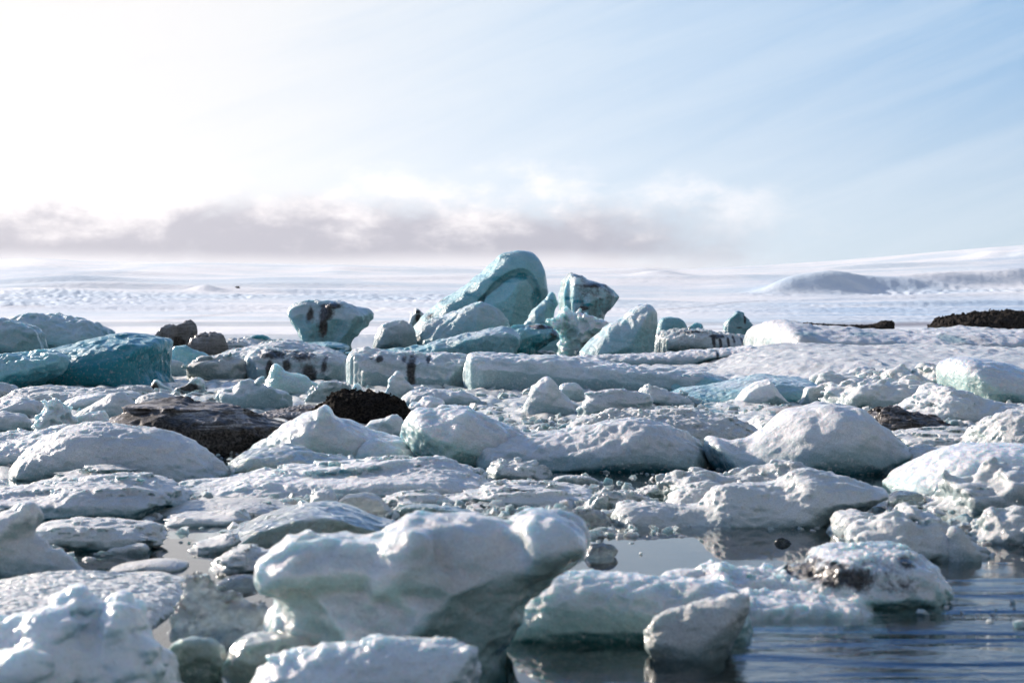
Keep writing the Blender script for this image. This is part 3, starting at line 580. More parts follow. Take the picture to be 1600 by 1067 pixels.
I('iceberg', 'cracked blue green berg with a sharp peak alone on the right', 'iceberg', 536, '1122,536 1125,512 1130,498 1140,490 1150,483 1160,488 1170,496 1182,508 1186,518 1184,536', T=1.8, blue=.75, lowblue=.4, st='facet', mat='teal', vox=1, stains=[(1168, 500, 2.2, 9, 1.3), (1158, 512, 9, 1.6, .9)], short='the peaked blue green berg', amp=1.2)
I('ice_chunk', 'tiny white ball of ice at the right foot of the peaked berg', 'ice chunk', 542, '1174,541 1175,520 1180,515 1186,516 1187,541', T=.5, st='smooth', short='the tiny white ball', vox=1)
I('dirty_iceberg', 'long low white berg striped with black dirt cracks', 'iceberg', 549, '1018,549 1022,528 1030,518 1060,514 1090,514 1120,519 1150,524 1176,527 1182,549', T=3, blue=.3, dirt=.22, st='slab', mat='snow', stains=[(1116, 534, 4, 12, 1.3), (1127, 536, 3, 12, 1.3), (1140, 534, 3, 11, 1.1), (1150, 532, 3, 9, 1.1), (1163, 533, 3, 9, 1.0), (1085, 519, 30, 3, .8), (1122, 526, 16, 4, 1.1)], vox=1.2, short='the dirt striped berg', amp=1.2)
I('ice_floe', 'wide scalloped snow ridge along the back of the right snowfield', 'ice floe', 566, '1172,566 1178,540 1181,522 1190,508 1206,501 1228,505 1260,510 1300,509 1345,514 1385,517 1430,515 1470,512 1520,513 1570,516 1640,514 1720,520 1760,566', T=9, r=.5, blue=.25, lowblue=.5, st='pits', mat='ice', vox=1.7, stains=[(1292, 545, 8, 9, 1.1)], veins=[(1270, 522, 30, 4, .9), (1365, 523, 30, 4, .9), (1500, 530, 24, 8, 1.0)], ky=2, short='the scalloped snow ridge', amp=.9)
I('ice_floe', 'long narrow ledge of snow with a dark teal underside behind the slabs', 'ice floe', 573, '770,562 800,556 860,556 930,557 1000,553 1060,549 1110,545 1150,541 1178,540 1186,552 1150,562 1090,571', T=1.6, r=.5, blue=.1, lowblue=2.0, st='field', mat='ice', vox=1.5, amp=.35, short='the narrow snow ledge', stains=[(1122, 555, 3, 9, 1.1)])
I('ice_floe', 'broad pitted snowfield sloping up to the scalloped ridge', 'ice floe', 600, '1010,600 1070,583 1130,571 1190,556 1260,548 1350,546 1450,545 1560,547 1700,550 1760,600', T=14, r=.5, kz=.012, blue=.0, lowblue=.2, st='pits', mat='snow', vox=2.0, ky=2.2, amp=.8, short='the pitted snowfield', maxv=2.2e6)
# blue slabs across the middle
I('ice_slab', 'leftmost long slab with a rounded end and black vertical stains', 'ice slab', 597, '382,597 381,572 384,553 394,544 412,541 440,544 475,547 512,551 536,555 548,563 550,597', T=1.5, r=.4, blue=.5, lowblue=.4, st='slab', mat='ice', stains=[(430, 555, 24, 8, 1.2), (468, 557, 26, 9, 1.0), (421, 576, 6, 20, 1.2), (449, 570, 8, 13, 1.0), (484, 582, 13, 17, 1.1), (506, 574, 6, 20, .8), (520, 578, 26, 14, .5)], vox=1.5, short='the black stained slab', amp=.9)
I('ice_slab', 'pale middle slab with one dark vertical crack and brown spots', 'ice slab', 606, '540,606 540,568 546,548 560,542 600,547 625,551 650,550 690,553 722,554 736,560 738,606', T=1.6, r=.3, blue=.5, lowblue=.4, st='slab', mat='ice', stains=[(592, 561, 7, 6, 1.2), (643, 582, 9, 34, 1.25), (630, 560, 6, 12, .8), (668, 564, 4, 9, 1.0), (580, 560, 5, 4, .8)], vox=1.5, short='the middle slab', amp=.9)
I('ice_slab', 'longest pale slab, lit at its left end and tapering to the right', 'ice slab', 611, '724,611 724,575 727,556 736,549 770,551 820,554 870,559 930,564 1000,573 1060,578 1110,585 1140,594 1160,611', T=1.6, r=.25, blue=.55, lowblue=.45, st='slab', mat='ice', vox=1.6, short='the long slab', amp=.7)
I('ice_slab', 'low grey blade of ice where the long slab meets the snowfield', 'ice slab', 612, '1035,611 1045,590 1070,583 1110,588 1140,596 1170,611', T=.9, blue=.9, st='facet', mat='teal', short='the grey blade')
I('ice_block', 'small pale blue block between the dark teal and fluted bergs', 'ice block', 583, '254,583 258,552 266,541 280,537 300,545 318,552 330,562 334,583', blue=.95, st='facet', mat='teal', short='the pale blue block')
I('ice_chunk', 'shiny white wedge tucked under the right end of the teal berg', 'ice chunk', 590, '252,590 255,565 262,560 280,566 292,572 296,590', blue=.5, st='smooth', short='the shiny white wedge')
I('ice_block', 'bumpy grey white block between the blue block and the stained slab', 'ice block', 597, '290,597 293,572 302,560 325,556 350,556 378,556 386,570 388,597', blue=.3, st='lumpy', mat='snow', short='the bumpy grey block')
I('ice_floe', 'smooth pale floe lying behind the black stained slab', 'ice floe', 562, '338,562 350,553 380,545 420,537 455,531 480,537 520,548 545,562', T=5, r=.6, blue=.6, st='smooth', mat='ice', short='the smooth pale floe')
I('dirty_ice_chunk', 'small black and white dirty lump beside the dark teal berg', 'ice chunk', 613, '230,613 236,602 243,593 249,592 255,602 266,606 270,613', dirt=.4, stains=[(240, 606, 9, 10, 1.3)], st='facet', vox=1.2, short='the black and white lump')
I('dirty_ice_chunk', 'small brown lump with a white tip near the dark teal berg', 'ice chunk', 615, '266,615 275,607 292,597 302,588 314,590 320,598 322,615', dirt=.6, stains=[(296, 606, 20, 8, 1.3)], st='facet', vox=1.2, short='the brown lump')
I('ice_block', 'pointed pale block shaped like a tooth before the stained slab', 'ice block', 617, '406,617 413,602 421,588 425,575 432,566 441,571 448,579 470,584 488,594 504,603 502,617', blue=.55, st='smooth', mat='foam', vox=1.4, amp=.6, short='the tooth shaped block')
I('ice_chunk', 'lumpy pale mound left of the tooth shaped block', 'ice chunk', 640, '340,640 352,622 362,603 382,590 405,594 420,606 440,614 456,626 460,640', blue=.55, st='lumpy', short='the lumpy pale mound')
I('ice_chunk', 'rounded crusty white chunk below the end of the stained slab', 'ice chunk', 630, '470,630 480,615 488,606 502,599 525,596 543,600 552,612 556,630', blue=.35, st='crystal', mat='snow', short='the crusty white chunk')
I('ice_chunk', 'small pointed white spike before the middle slab', 'ice chunk', 630, '604,630 608,606 609,595 617,586 622,582 632,591 641,602 648,614 650,630', blue=.2, st='smooth', vox=1.2, short='the white spike')
I('ice_chunk', 'little white ice tip poking up behind the black dirt mound', 'ice chunk', 628, '545,628 547,606 553,598 559,601 566,612 570,628', blue=.2, st='smooth', vox=1.1, short='the little white tip')
I('ice_floe', 'pale smooth hump between the white spike and the round topped cone', 'ice floe', 634, '618,634 628,617 645,609 675,606 705,608 728,612 745,620 752,634', blue=.45, st='smooth', short='the pale smooth hump')
I('ice_chunk', 'white knobbly chunk just right of the black dirt mound', 'ice chunk', 646, '632,646 640,636 655,629 668,618 680,619 690,628 700,646', blue=.15, st='lumpy', short='the knobbly chunk')
I('ice_chunk', 'tall smooth white cone in front of the long slab', 'ice chunk', 650, '812,650 822,634 826,618 829,603 838,597 846,590 854,587 862,591 870,599 877,611 885,622 900,632 912,650', blue=.2, st='smooth', vox=1.4, short='the white cone', amp=.7)
I('ice_chunk', 'flat round pale lump directly right of the white cone', 'ice chunk', 628, '868,628 872,608 878,599 895,596 908,600 914,612 916,628', blue=.4, st='smooth', vox=1.3, short='the flat round lump', amp=.5)
I('ice_chunk', 'blunt cream chunk with a grey under cut in front of the long slab', 'ice chunk', 655, '893,655 905,640 912,622 920,612 940,606 958,604 980,608 1002,613 1010,620 1014,636 1030,655', blue=.15, lowblue=1.0, st='strata', mat='ice', vox=1.5, short='the blunt cream chunk')
I('ice_chunk', 'low lumpy white floe right of the blunt cream chunk', 'ice chunk', 634, '995,634 1002,610 1010,602 1025,605 1040,612 1065,615 1085,624 1095,634', blue=.3, st='lumpy', short='the low lumpy floe')
I('ice_floe', 'smooth grey swell of ice in front of the pitted snowfield', 'ice floe', 630, '1030,630 1060,606 1110,602 1150,592 1190,585 1225,587 1262,592 1280,603 1290,630', T=2.4, blue=.65, lowblue=.8, st='smooth', mat='teal', short='the smooth grey swell', amp=.5)
I('ice_block', 'white wedge with a straight slanting right side on the grey swell', 'ice block', 634, '1143,634 1152,620 1161,608 1180,597 1200,592 1207,598 1214,610 1224,620 1236,634', T=.9, blue=.15, lowblue=.4, st='facet', vox=1.4, amp=.35, short='the white wedge', sharp=True)
I('ice_block', 'small cup shaped white block between the wedge and the lumpy ridge', 'ice block', 634, '1248,634 1253,618 1257,605 1268,603 1277,604 1284,599 1288,608 1294,634', T=.5, blue=.1, st='facet', vox=1.2, amp=.4, short='the cup shaped block')
I('ice_floe', 'lumpy cream ridge in front of the snowfield', 'ice floe', 641, '1284,641 1292,622 1302,608 1330,600 1365,595 1395,598 1425,600 1440,608 1442,622 1450,641', T=1.2, blue=.15, lowblue=1.2, st='lumpy', mat='snow', short='the lumpy cream ridge')
I('ice_floe', 'knobbly white bank between the cream ridge and the great smooth dome', 'ice floe', 622, '1335,622 1340,602 1372,588 1405,582 1440,573 1470,567 1484,580 1490,600 1495,622', T=1.5, blue=.15, lowblue=1.2, st='lumpy', mat='snow', short='the knobbly bank')
I('ice_floe', 'pair of rounded humps on the front lip of the snowfield', 'ice floe', 616, '1265,616 1272,592 1285,585 1310,586 1330,584 1345,578 1375,580 1400,580 1410,590 1412,616', T=1.3, blue=.2, lowblue=1.0, st='lumpy', mat='snow', short='the rounded humps')
I('iceberg', 'great smooth dome with a green shaded base at the right edge', 'iceberg', 632, '1490,632 1479,610 1473,590 1472,573 1482,562 1500,557 1540,560 1575,570 1605,585 1650,600 1680,632', T=2.2, blue=.15, lowblue=1.0, st='smooth', mat='foam', short='the great smooth dome', amp=.35, veins=[(1560, 622, 60, 9, 1.5)])
I('ice_floe', 'granular white slope under the great smooth dome', 'ice floe', 660, '1365,660 1385,642 1410,630 1440,618 1460,607 1476,601 1495,612 1530,625 1570,632 1680,634 1720,660', T=1.5, blue=.05, lowblue=.4, st='snow', mat='snow', short='the granular white slope')
I('dirty_ice_chunk', 'knobbly brown lump of dirty ice right of the large pale whaleback', 'ice chunk', 676, '1345,676 1352,658 1362,645 1378,638 1400,640 1425,648 1450,650 1468,658 1480,676', T=1.2, dirt=.95, blue=0, lowblue=0, st='lumpy', mat='dirty', short='the knobbly brown lump', vox=1.4)
I('dirty_ice_chunk', 'low band of brown grey grit behind the large pale whaleback', 'ice chunk', 650, '1190,650 1205,640 1235,634 1270,632 1310,630 1340,636 1350,650', T=1.0, dirt=.6, blue=0, lowblue=0, st='grit', mat='dirty', short='the grit band')
I('ice_floe', 'flat grey floe under the knobbly brown lump', 'ice floe', 697, '1370,697 1380,684 1400,676 1440,670 1490,668 1525,672 1540,697', T=1.2, blue=.2, dirt=.15, st='crust', mat='snow', short='the flat grey floe')
I('ice_floe', 'thick white floe with an oval hollow at the right edge', 'ice floe', 708, '1500,708 1512,688 1530,670 1545,655 1570,645 1610,638 1680,640 1720,708', T=1.3, blue=.1, st='snow', mat='snow', short='the hollowed floe', stains=[(1560, 676, 20, 6, .35)])  # the oval hollow is a darker oval in the colour, not carved
I('ice_chunk', 'pale grainy hump peeping out behind the smooth right berg', 'ice chunk', 738, '1400,738 1406,718 1418,702 1436,696 1460,696 1478,702 1490,738', T=.5, blue=.2, st='snow', mat='snow', short='the grainy hump')
I('iceberg', 'long smooth white berg sloping down to the left at the right edge', 'iceberg', 772, '1386,770 1392,750 1408,735 1435,718 1465,704 1500,694 1550,691 1610,693 1690,700 1750,735 1780,772', T=1.1, blue=.2, lowblue=.9, st='smooth', vox=2, mat='foam', short='the smooth right berg', amp=.5)
I('ice_chunk', 'rough white chunk with a raised right shoulder at the right edge', 'ice chunk', 803, '1440,803 1458,790 1478,775 1471,760 1470,748 1490,745 1520,749 1545,744 1549,728 1565,726 1600,733 1670,738 1720,803', T=.75, blue=.15, st='lumpy', mat='snow', short='the shouldered chunk', amp=.8)
I('clear_ice_chunk', 'low clear olive green chunk awash before the smooth right berg', 'ice chunk', 790, '1383,789 1388,774 1400,768 1425,766 1440,772 1452,782 1455,789', T=.35, blue=.7, st='facet', mat='clear', short='the olive chunk')
# middle ground
I('ice_floe', 'grainy white floe at the far left with a curled end', 'ice floe', 622, '-120,622 -60,603 0,597 18,600 26,608 30,622', blue=.1, st='snow', mat='snow', short='the curled floe')
I('ice_floe', 'long flat white floe running below the dark teal berg', 'ice floe', 632, '6,632 14,614 40,606 60,603 110,606 160,608 215,612 228,632', T=1.6, blue=.05, dirt=.1, st='snow', mat='snow', short='the long flat floe', stains=[(40, 612, 30, 3, .3)])
I('ice_chunk', 'low white floe between the dark teal berg and the dirty lumps', 'ice floe', 618, '175,618 182,606 205,602 225,601 238,606 245,618', blue=.1, st='snow', mat='snow', vox=1.3, short='the low white floe')
I('ice_chunk', 'grey rounded back of ice at the left edge below the long flat floe', 'ice chunk', 652, '-80,652 -40,632 0,630 25,624 50,624 62,630 66,640 70,652', blue=.3, st='smooth', short='the grey rounded back')
I('ice_chunk', 'smooth grey egg of ice cut by the left edge above the white dome', 'ice chunk', 676, '-70,676 -50,652 0,643 25,644 42,650 50,660 52,676', blue=.4, st='smooth', short='the grey egg')
I('ice_chunk', 'smooth pale mound right of the spiky spire', 'ice chunk', 656, '110,656 120,648 140,634 160,624 178,614 190,613 203,620 213,632 220,642 226,656', blue=.25, st='smooth', vox=1.5, short='the smooth pale mound', amp=.6)
I('ice_chunk', 'low white wave of ice behind the smooth pale mound', 'ice chunk', 642, '92,642 100,626 120,617 150,614 170,616 185,642', blue=.2, st='smooth', short='the low white wave')
I('ice_chunk', 'white floe tucked between the pale mound and the brown streaked mound', 'ice chunk', 645, '205,645 212,624 235,613 260,612 280,620 292,645', blue=.15, st='snow', mat='snow', short='the tucked floe')
I('ice_chunk', 'bright spiky spire of wet ice above the white dome', 'ice chunk', 684, '42,684 48,668 52,655 60,645 68,636 74,622 80,626 86,619 94,623 100,637 108,648 116,660 124,684', T=.5, blue=.0, lowblue=.3, st='crystal', mat='smooth', vox=1.4, short='the spiky spire', amp=.9)
I('ice_chunk', 'small cream shelf of ice between the spire and the brown streaked mound', 'ice chunk', 672, '112,672 116,652 130,645 150,643 160,642 168,655 176,672', T=.4, blue=.05, st='facet', short='the cream shelf')
I('dirty_ice_mound', 'large mound streaked with brown and black dirt left of centre', 'ice mound', 712, '166,712 172,655 195,643 222,629 255,621 285,618 300,627 340,631 375,637 410,648 450,664 452,690 420,712', T=1.7, dirt=0.85, blue=.0, lowblue=.0, st='strata', mat='dirty', vox=1.5,
  stains=[(250, 668, 80, 22, 1.2), (340, 690, 110, 24, 1.7), (285, 645, 60, 10, .8)], amp=0.8, short='the brown streaked mound')
I('dirty_ice_mound', 'jet black dirt covered mound in the middle of the pack', 'ice mound', 664, '468,664 478,650 497,636 520,622 530,613 548,611 580,613 606,621 625,630 638,644 640,664', T=1.3, dirt=2.0, blue=0, lowblue=0, st='grit', mat='black', vox=1.3, short='the black dirt mound')
I('dirty_ice_chunk', 'low grey brown tail of ice running left from the black dirt mound', 'ice chunk', 656, '395,656 410,645 440,640 470,634 495,634 505,640 512,656', T=1.0, dirt=.6, blue=0, lowblue=0, st='grit', mat='dirty', vox=1.3, short='the grey brown tail')
I('ice_chunk', 'white split slab leaning below the black dirt mound', 'ice chunk', 692, '560,692 572,664 590,653 610,649 624,648 630,660 634,692', T=.5, blue=.15, st='facet', short='the split slab')
I('iceberg', 'pale blue berg with a sharp little peak in front of the black dirt mound', 'iceberg', 725, '366,725 392,704 415,688 440,668 462,654 480,644 492,642 502,636 511,630 518,638 524,650 532,655 548,656 565,663 585,672 605,678 625,684 642,692 650,725', T=1.1, blue=.35, lowblue=.7, st='smooth', vox=1.6, mat='foam', short='the sharp peaked berg', amp=.5)
I('ice_floe', 'low pale foot of ice to the right of the sharp peaked berg', 'ice floe', 726, '548,726 556,700 572,688 590,685 620,687 645,696 670,726', T=.6, blue=.5, st='smooth', mat='foam', short='the low pale foot')
I('clear_ice_floe', 'glassy grey green tongue with a black seam before the peaked berg', 'ice floe', 742, '350,742 358,725 372,708 400,698 440,694 470,696 490,706 520,712 548,716 572,724 580,742', T=.8, blue=.35, st='smooth', mat='glaze', short='the glassy green tongue')
I('iceberg', 'rounded berg with a bulging white top and dark green foot at centre', 'iceberg', 732, '655,732 640,705 629,685 625,668 630,650 642,637 660,634 674,639 690,634 712,632 730,638 748,650 770,660 800,670 830,680 845,700 850,732', T=1.2, blue=.2, lowblue=1.2, st='smooth', vox=1.7, mat='foam', short='the rounded centre berg', amp=.7)
I('ice_floe', 'grey back of ice showing behind the dark undersided whaleback', 'ice floe', 706, '872,706 885,675 905,658 945,647 1000,642 1050,645 1110,647 1155,657 1190,675 1205,706', T=1.2, blue=.15, lowblue=.6, st='snow', mat='snow', vox=1.8, short='the grey back')
I('iceberg', 'long whaleback of white ice with a near black wet underside', 'iceberg', 738, '735,725 748,702 765,690 800,684 850,681 890,673 925,660 950,654 985,650 1020,655 1055,667 1080,678 1102,690 1110,715 1112,738', T=1.3, blue=.15, lowblue=1.7, st='smooth', vox=1.7, short='the long whaleback', amp=.8)
I('iceberg', 'large pale whaleback with a low snout at its left end', 'iceberg', 742, '1112,742 1104,715 1101,695 1104,684 1115,680 1132,688 1165,686 1190,674 1210,658 1228,643 1258,636 1275,630 1295,628 1318,632 1338,634 1352,645 1372,664 1395,685 1420,701 1412,720 1400,742', T=1.3, blue=.15, lowblue=1.5, st='smooth', vox=1.8, short='the large pale whaleback', amp=.5)
I('ice_floe', 'dull white floe between the brown gritty band and large pale whaleback', 'ice floe', 690, '1150,690 1166,664 1175,650 1200,645 1230,648 1250,690', T=.8, blue=.1, st='snow', mat='snow', short='the dull white floe')
I('ice_floe', 'smooth sheet of ice rising at the left edge behind the white dome', 'ice floe', 728, '-120,728 -60,690 0,678 40,675 90,668 120,672 150,728', T=1.4, blue=.2, st='snow', mat='ice', short='the smooth sheet')
I('iceberg', 'broad white dome with a faint diagonal crease on the left', 'iceberg', 752, '20,752 26,725 34,708 60,690 92,676 122,661 155,659 190,663 228,666 262,674 295,688 318,702 332,716 348,730 362,752', T=1.25, blue=.1, lowblue=.9, st='snow', mat='ice', vox=1.8, short='the broad white dome', amp=.55)
I('ice_chunk', 'small white lump at the right foot of the broad white dome', 'ice chunk', 742, '318,742 322,726 334,719 348,721 357,732 360,742', T=.18, blue=.05, st='snow', mat='snow', vox=1.5, short='the small foot lump')
I('ice_floe', 'thin grey ledge of ice in front of the broad white dome', 'ice floe', 765, '40,765 70,750 100,740 140,732 172,725 188,730 210,738 250,765', T=.6, blue=.4, dirt=.1, st='crust', mat='snow', short='the thin grey ledge')
I('iceberg', 'low dark fronted ridge stretching from the left edge', 'ice ridge', 812, '-160,812 -90,785 0,764 55,757 110,750 165,742 205,742 240,748 270,760 290,775 288,795 270,812', T=1.1, blue=.15, lowblue=1.3, st='crust', mat='ice', vox=2, amp=0.55, short='the dark fronted ridge')
I('iceberg', 'long low white ridge from the left ridge to the centre', 'ice ridge', 778, '255,778 290,754 335,748 385,740 440,735 500,731 550,724 590,717 640,716 690,717 712,724 735,735 758,742 768,755 765,778', T=1.4, blue=.1, lowblue=.9, st='crust', mat='ice', vox=1.9, amp=0.6, short='the long white ridge')
I('ice_floe', 'flat crusted shelf with a scalloped rim below the long white ridge', 'ice floe', 806, '252,806 262,788 285,784 330,783 370,780 410,781 440,790 462,806', T=.7, blue=.1, st='plate', mat='snow', short='the scalloped shelf')
I('ice_chunk', 'grainy low floe nosing out under the scalloped shelf', 'ice floe', 823, '252,823 262,808 285,800 315,800 345,799 378,794 388,804 392,823', T=.4, blue=.1, st='crust', mat='snow', short='the grainy low floe')
I('clear_ice_floe', 'wide grey green sheet of clear ice behind the foreground berg', 'ice floe', 856, '318,856 345,838 375,822 410,806 450,795 490,787 525,789 560,802 600,818 660,828 700,856', T=1.2, blue=.6, st='facet', mat='glaze', short='the grey green sheet', amp=.7)
I('clear_ice_chunk', 'gleaming glassy lump between the long ridge and the green sheet', 'ice chunk', 810, '518,810 526,792 534,779 552,769 572,768 592,776 602,790 612,810', T=.4, blue=.1, st='facet', mat='clear', short='the gleaming glassy lump')
I('ice_chunk', 'small white knob left of the gleaming glassy lump', 'ice chunk', 792, '483,792 486,774 497,765 512,764 522,772 528,792', T=.25, blue=.0, st='lumpy', mat='snow', short='the small white knob')
I('clear_ice_chunk', 'dark olive clear chunk right of the gleaming glassy lump', 'ice chunk', 815, '600,815 615,798 645,787 690,789 725,794 752,802 765,815', T=.5, blue=1.2, st='facet', mat='glaze', short='the dark olive chunk')
I('ice_chunk', 'thin white crust of ice in front of the centre of the long ridge', 'ice chunk', 790, '590,790 610,772 640,766 668,764 690,772 700,790', T=.4, blue=.2, st='crust', mat='snow', short='the thin white crust')
I('ice_floe', 'flat white floe with a straight grey front near the centre', 'ice floe', 791, '676,791 690,777 725,770 752,764 760,755 795,752 850,756 900,761 925,770 922,791', T=.8, blue=.05, lowblue=1.0, st='crust', mat='snow', short='the straight fronted floe')
I('ice_chunk', 'cream lumps of rough ice at the left end of the dark channel', 'ice chunk', 748, '760,748 766,732 772,721 785,718 795,726 815,722 838,726 850,735 860,748', T=.5, blue=.0, dirt=.1, st='lumpy', mat='snow', vox=1.5, short='the cream lumps')
I('ice_chunk', 'flat white chip alone in the dark channel', 'ice chunk', 758, '862,758 868,746 885,742 912,743 932,748 940,758', T=.3, blue=.0, st='facet', mat='snow', vox=1.4, short='the flat white chip')
I('ice_chunk', 'crumbly white heap left of the long crystal floe', 'ice chunk', 803, '910,803 918,785 930,770 948,762 960,768 985,766 1005,772 1018,785 1022,803', T=.4, blue=.1, st='crystal', mat='snow', vox=1.8, short='the crumbly heap')
I('ice_chunk', 'small flat crust of ice above the crumbly heap', 'ice chunk', 776, '985,776 1000,762 1020,757 1040,760 1048,776', T=.3, blue=.1, st='crystal', mat='snow', vox=1.5, short='the flat crust')
I('ice_chunk', 'sparkling wet rubble at the head of the blue pool', 'ice chunk', 826, '845,826 862,808 885,798 920,796 945,802 955,812 958,826', T=.4, blue=.1, st='crystal', mat='clear', vox=1.8, short='the wet rubble')
I('ice_floe', 'spiky topped white floe behind the long crystal floe', 'ice floe', 790, '1052,790 1044,770 1037,748 1052,740 1075,737 1098,734 1120,740 1140,748 1165,742 1190,733 1203,720 1215,724 1228,727 1236,720 1250,722 1263,728 1268,755 1275,790', T=.6, blue=.05, st='lumpy', mat='snow', vox=1.8, short='the spiky topped floe', amp=.8)
I('ice_chunk', 'rounded crystalline chunk resting on the left of the spiky topped floe', 'ice chunk', 797, '1040,797 1045,776 1060,763 1088,752 1115,754 1140,762 1155,797', T=.4, blue=.1, st='snow', mat='snow', vox=1.8, short='the rounded crystal chunk')
I('ice_floe', 'long glittering crystal floe mirrored in the still blue pool', 'ice floe', 825, '955,824 957,806 962,788 975,781 1010,783 1055,787 1085,790 1100,783 1112,766 1140,758 1175,757 1205,757 1225,748 1240,738 1262,734 1300,741 1340,750 1372,761 1387,768 1375,782 1335,800 1290,824', T=.75, blue=.05, lowblue=.9, st='snow', mat='snow', vox=2.0, short='the long crystal floe', amp=.6)
I('ice_chunk', 'low grainy lump right of the long crystal floe', 'ice chunk', 838, '1298,838 1302,818 1306,803 1325,798 1352,800 1376,810 1385,838', T=.35, blue=.1, st='snow', mat='snow', short='the low grainy lump')
I('ice_chunk', 'pointed grainy hump behind the many lobed floe', 'ice chunk', 840, '1375,840 1392,815 1402,798 1414,785 1425,790 1440,798 1465,806 1485,820 1492,840', T=.4, blue=.1, st='snow', mat='snow', short='the pointed hump')
I('ice_chunk', 'little cream stub standing behind the upright finger', 'ice chunk', 836, '1446,836 1449,818 1455,810 1468,812 1480,820 1486,836', T=.15, blue=.05, st='smooth', mat='snow', short='the cream stub')
I('ice_floe', 'many lobed white floe floating on the blue water at right', 'ice floe', 876, '1330,868 1327,848 1328,832 1345,822 1362,812 1380,804 1408,803 1425,812 1445,817 1470,818 1490,830 1515,845 1535,856 1545,866 1540,876', T=.5, blue=.1, lowblue=.5, st='lumpy', mat='snow', short='the many lobed floe', amp=.8)
I('ice_chunk', 'upright white finger of ice on the many lobed floe', 'ice chunk', 878, '1480,878 1480,850 1476,835 1479,823 1488,818 1499,824 1508,836 1520,850 1534,858 1538,878', T=.13, blue=.0, st='smooth', mat='snow', short='the upright finger', amp=.6)
I('ice_chunk', 'peaked rough chunk at the right edge over the rippled water', 'ice chunk', 852, '1518,850 1530,832 1540,822 1546,805 1552,802 1562,812 1580,798 1600,791 1660,795 1720,852', T=.5, blue=.1, st='lumpy', mat='snow', short='the peaked rough chunk')
# foreground
I('ice_chunk', 'hooded tower of white ice at the left edge', 'ice chunk', 900, '-120,900 -90,860 -60,820 -20,808 5,798 28,786 50,781 63,788 69,808 62,826 66,842 88,858 112,874 130,888 138,900', T=.45, blue=.1, lowblue=.8, st='smooth', mat='ice', short='the hooded tower', amp=.8)
I('ice_floe', 'ragged grey floe with a dark wet front right of the hooded tower', 'ice floe', 862, '52,862 62,830 70,812 100,808 150,811 195,813 235,816 258,824 262,842 240,862', T=.5, blue=.15, dirt=.15, lowblue=.9, st='crust', mat='snow', short='the ragged grey floe')
I('ice_chunk', 'thin cream chip floating below the ragged grey floe', 'ice chunk', 867, '160,867 170,857 195,851 225,848 234,856 232,867', T=.15, blue=.0, dirt=.2, st='facet', mat='snow', short='the cream chip')
I('ice_chunk', 'lens shaped grainy floe in the bright channel', 'ice chunk', 894, '172,894 190,881 230,874 265,873 288,879 296,887 290,894', T=.28, blue=.2, dirt=.2, st='plate', mat='snow', short='the lens shaped floe')
I('ice_chunk', 'dull grey sliver beneath the lens shaped floe', 'ice chunk', 912, '150,912 175,899 220,893 255,895 270,902 268,912', T=.25, blue=.4, dirt=.2, st='plate', mat='snow', short='the grey sliver')
I('ice_floe', 'broad rough crusted floe filling the lower left', 'ice floe', 988, '-180,988 -120,945 -20,922 30,916 90,914 150,918 215,922 265,930 284,945 288,965 280,988', T=1.1, r=0.35, blue=.1, dirt=.18, st='plate', mat='snow', vox=2.4, amp=0.8, short='the rough crusted floe')
I('ice_chunk', 'oval grainy chip left of the narrow clear channel', 'ice chunk', 864, '294,864 300,850 322,840 345,832 368,832 376,842 372,864', T=.25, blue=.1, dirt=.15, st='crust', mat='snow', short='the oval chip')
I('ice_chunk', 'grey speckled floe left of the foreground berg', 'ice chunk', 894, '332,893 338,875 360,860 385,850 398,848 402,858 425,858 440,870 440,894', T=.4, blue=.1, dirt=.15, st='crust', mat='snow', short='the speckled floe')
I('ice_chunk', 'thin greenish wafer awash below the grey speckled floe', 'ice chunk', 921, '330,921 342,908 365,899 392,898 408,906 408,921', T=.2, blue=.8, st='crystal', mat='clear', short='the greenish wafer')
I('clear_ice_chunk', 'wet crystal lump bright on its left and dark on its right', 'ice chunk', 993, '268,993 271,962 278,935 288,912 300,899 316,898 328,906 336,926 352,936 370,927 388,944 400,938 412,935 418,955 408,993', T=.3, blue=.2, st='crystal', mat='clear', short='the wet crystal lump', vox=2.4)
I('clear_ice_chunk', 'dark glassy boulder of ice beside the lower left pile', 'ice chunk', 1062, '258,1062 262,1030 268,1008 288,996 318,993 340,1000 348,1020 344,1062', T=.18, blue=1.1, st='facet', mat='glaze', short='the dark glassy boulder')
I('ice_chunk', 'blurred heap of white ice in the bottom left corner', 'ice chunk', 1118, '-140,1118 -90,1010 -30,980 20,972 45,958 70,950 100,948 128,962 142,990 158,985 172,962 188,955 200,972 206,1000 235,1012 262,1035 280,1075 288,1118', T=.5, blue=.05, lowblue=.4, st='lumpy', mat='smooth', short='the corner heap', amp=.75,
  adds=[('-60,1118 -40,1050 20,1005 75,985 120,1000 150,1040 160,1118', -.45, .25, .6)])
I('dark_ice_chip', 'dark rough chip in the pool right of the foreground berg', 'ice chunk', 873, '905,873 915,858 925,848 945,846 958,853 967,861 960,873', T=.14, blue=.6, dirt=.45, st='crystal', mat='clear', short='the dark rough chip')
I('dark_ice_chip', 'tiny black chip in the reflection of the crystal floe', 'ice chunk', 850, '1209,850 1213,842 1222,839 1232,843 1238,850', T=.05, blue=1.2, dirt=.8, st='facet', mat='clear', vox=1, short='the tiny black chip')
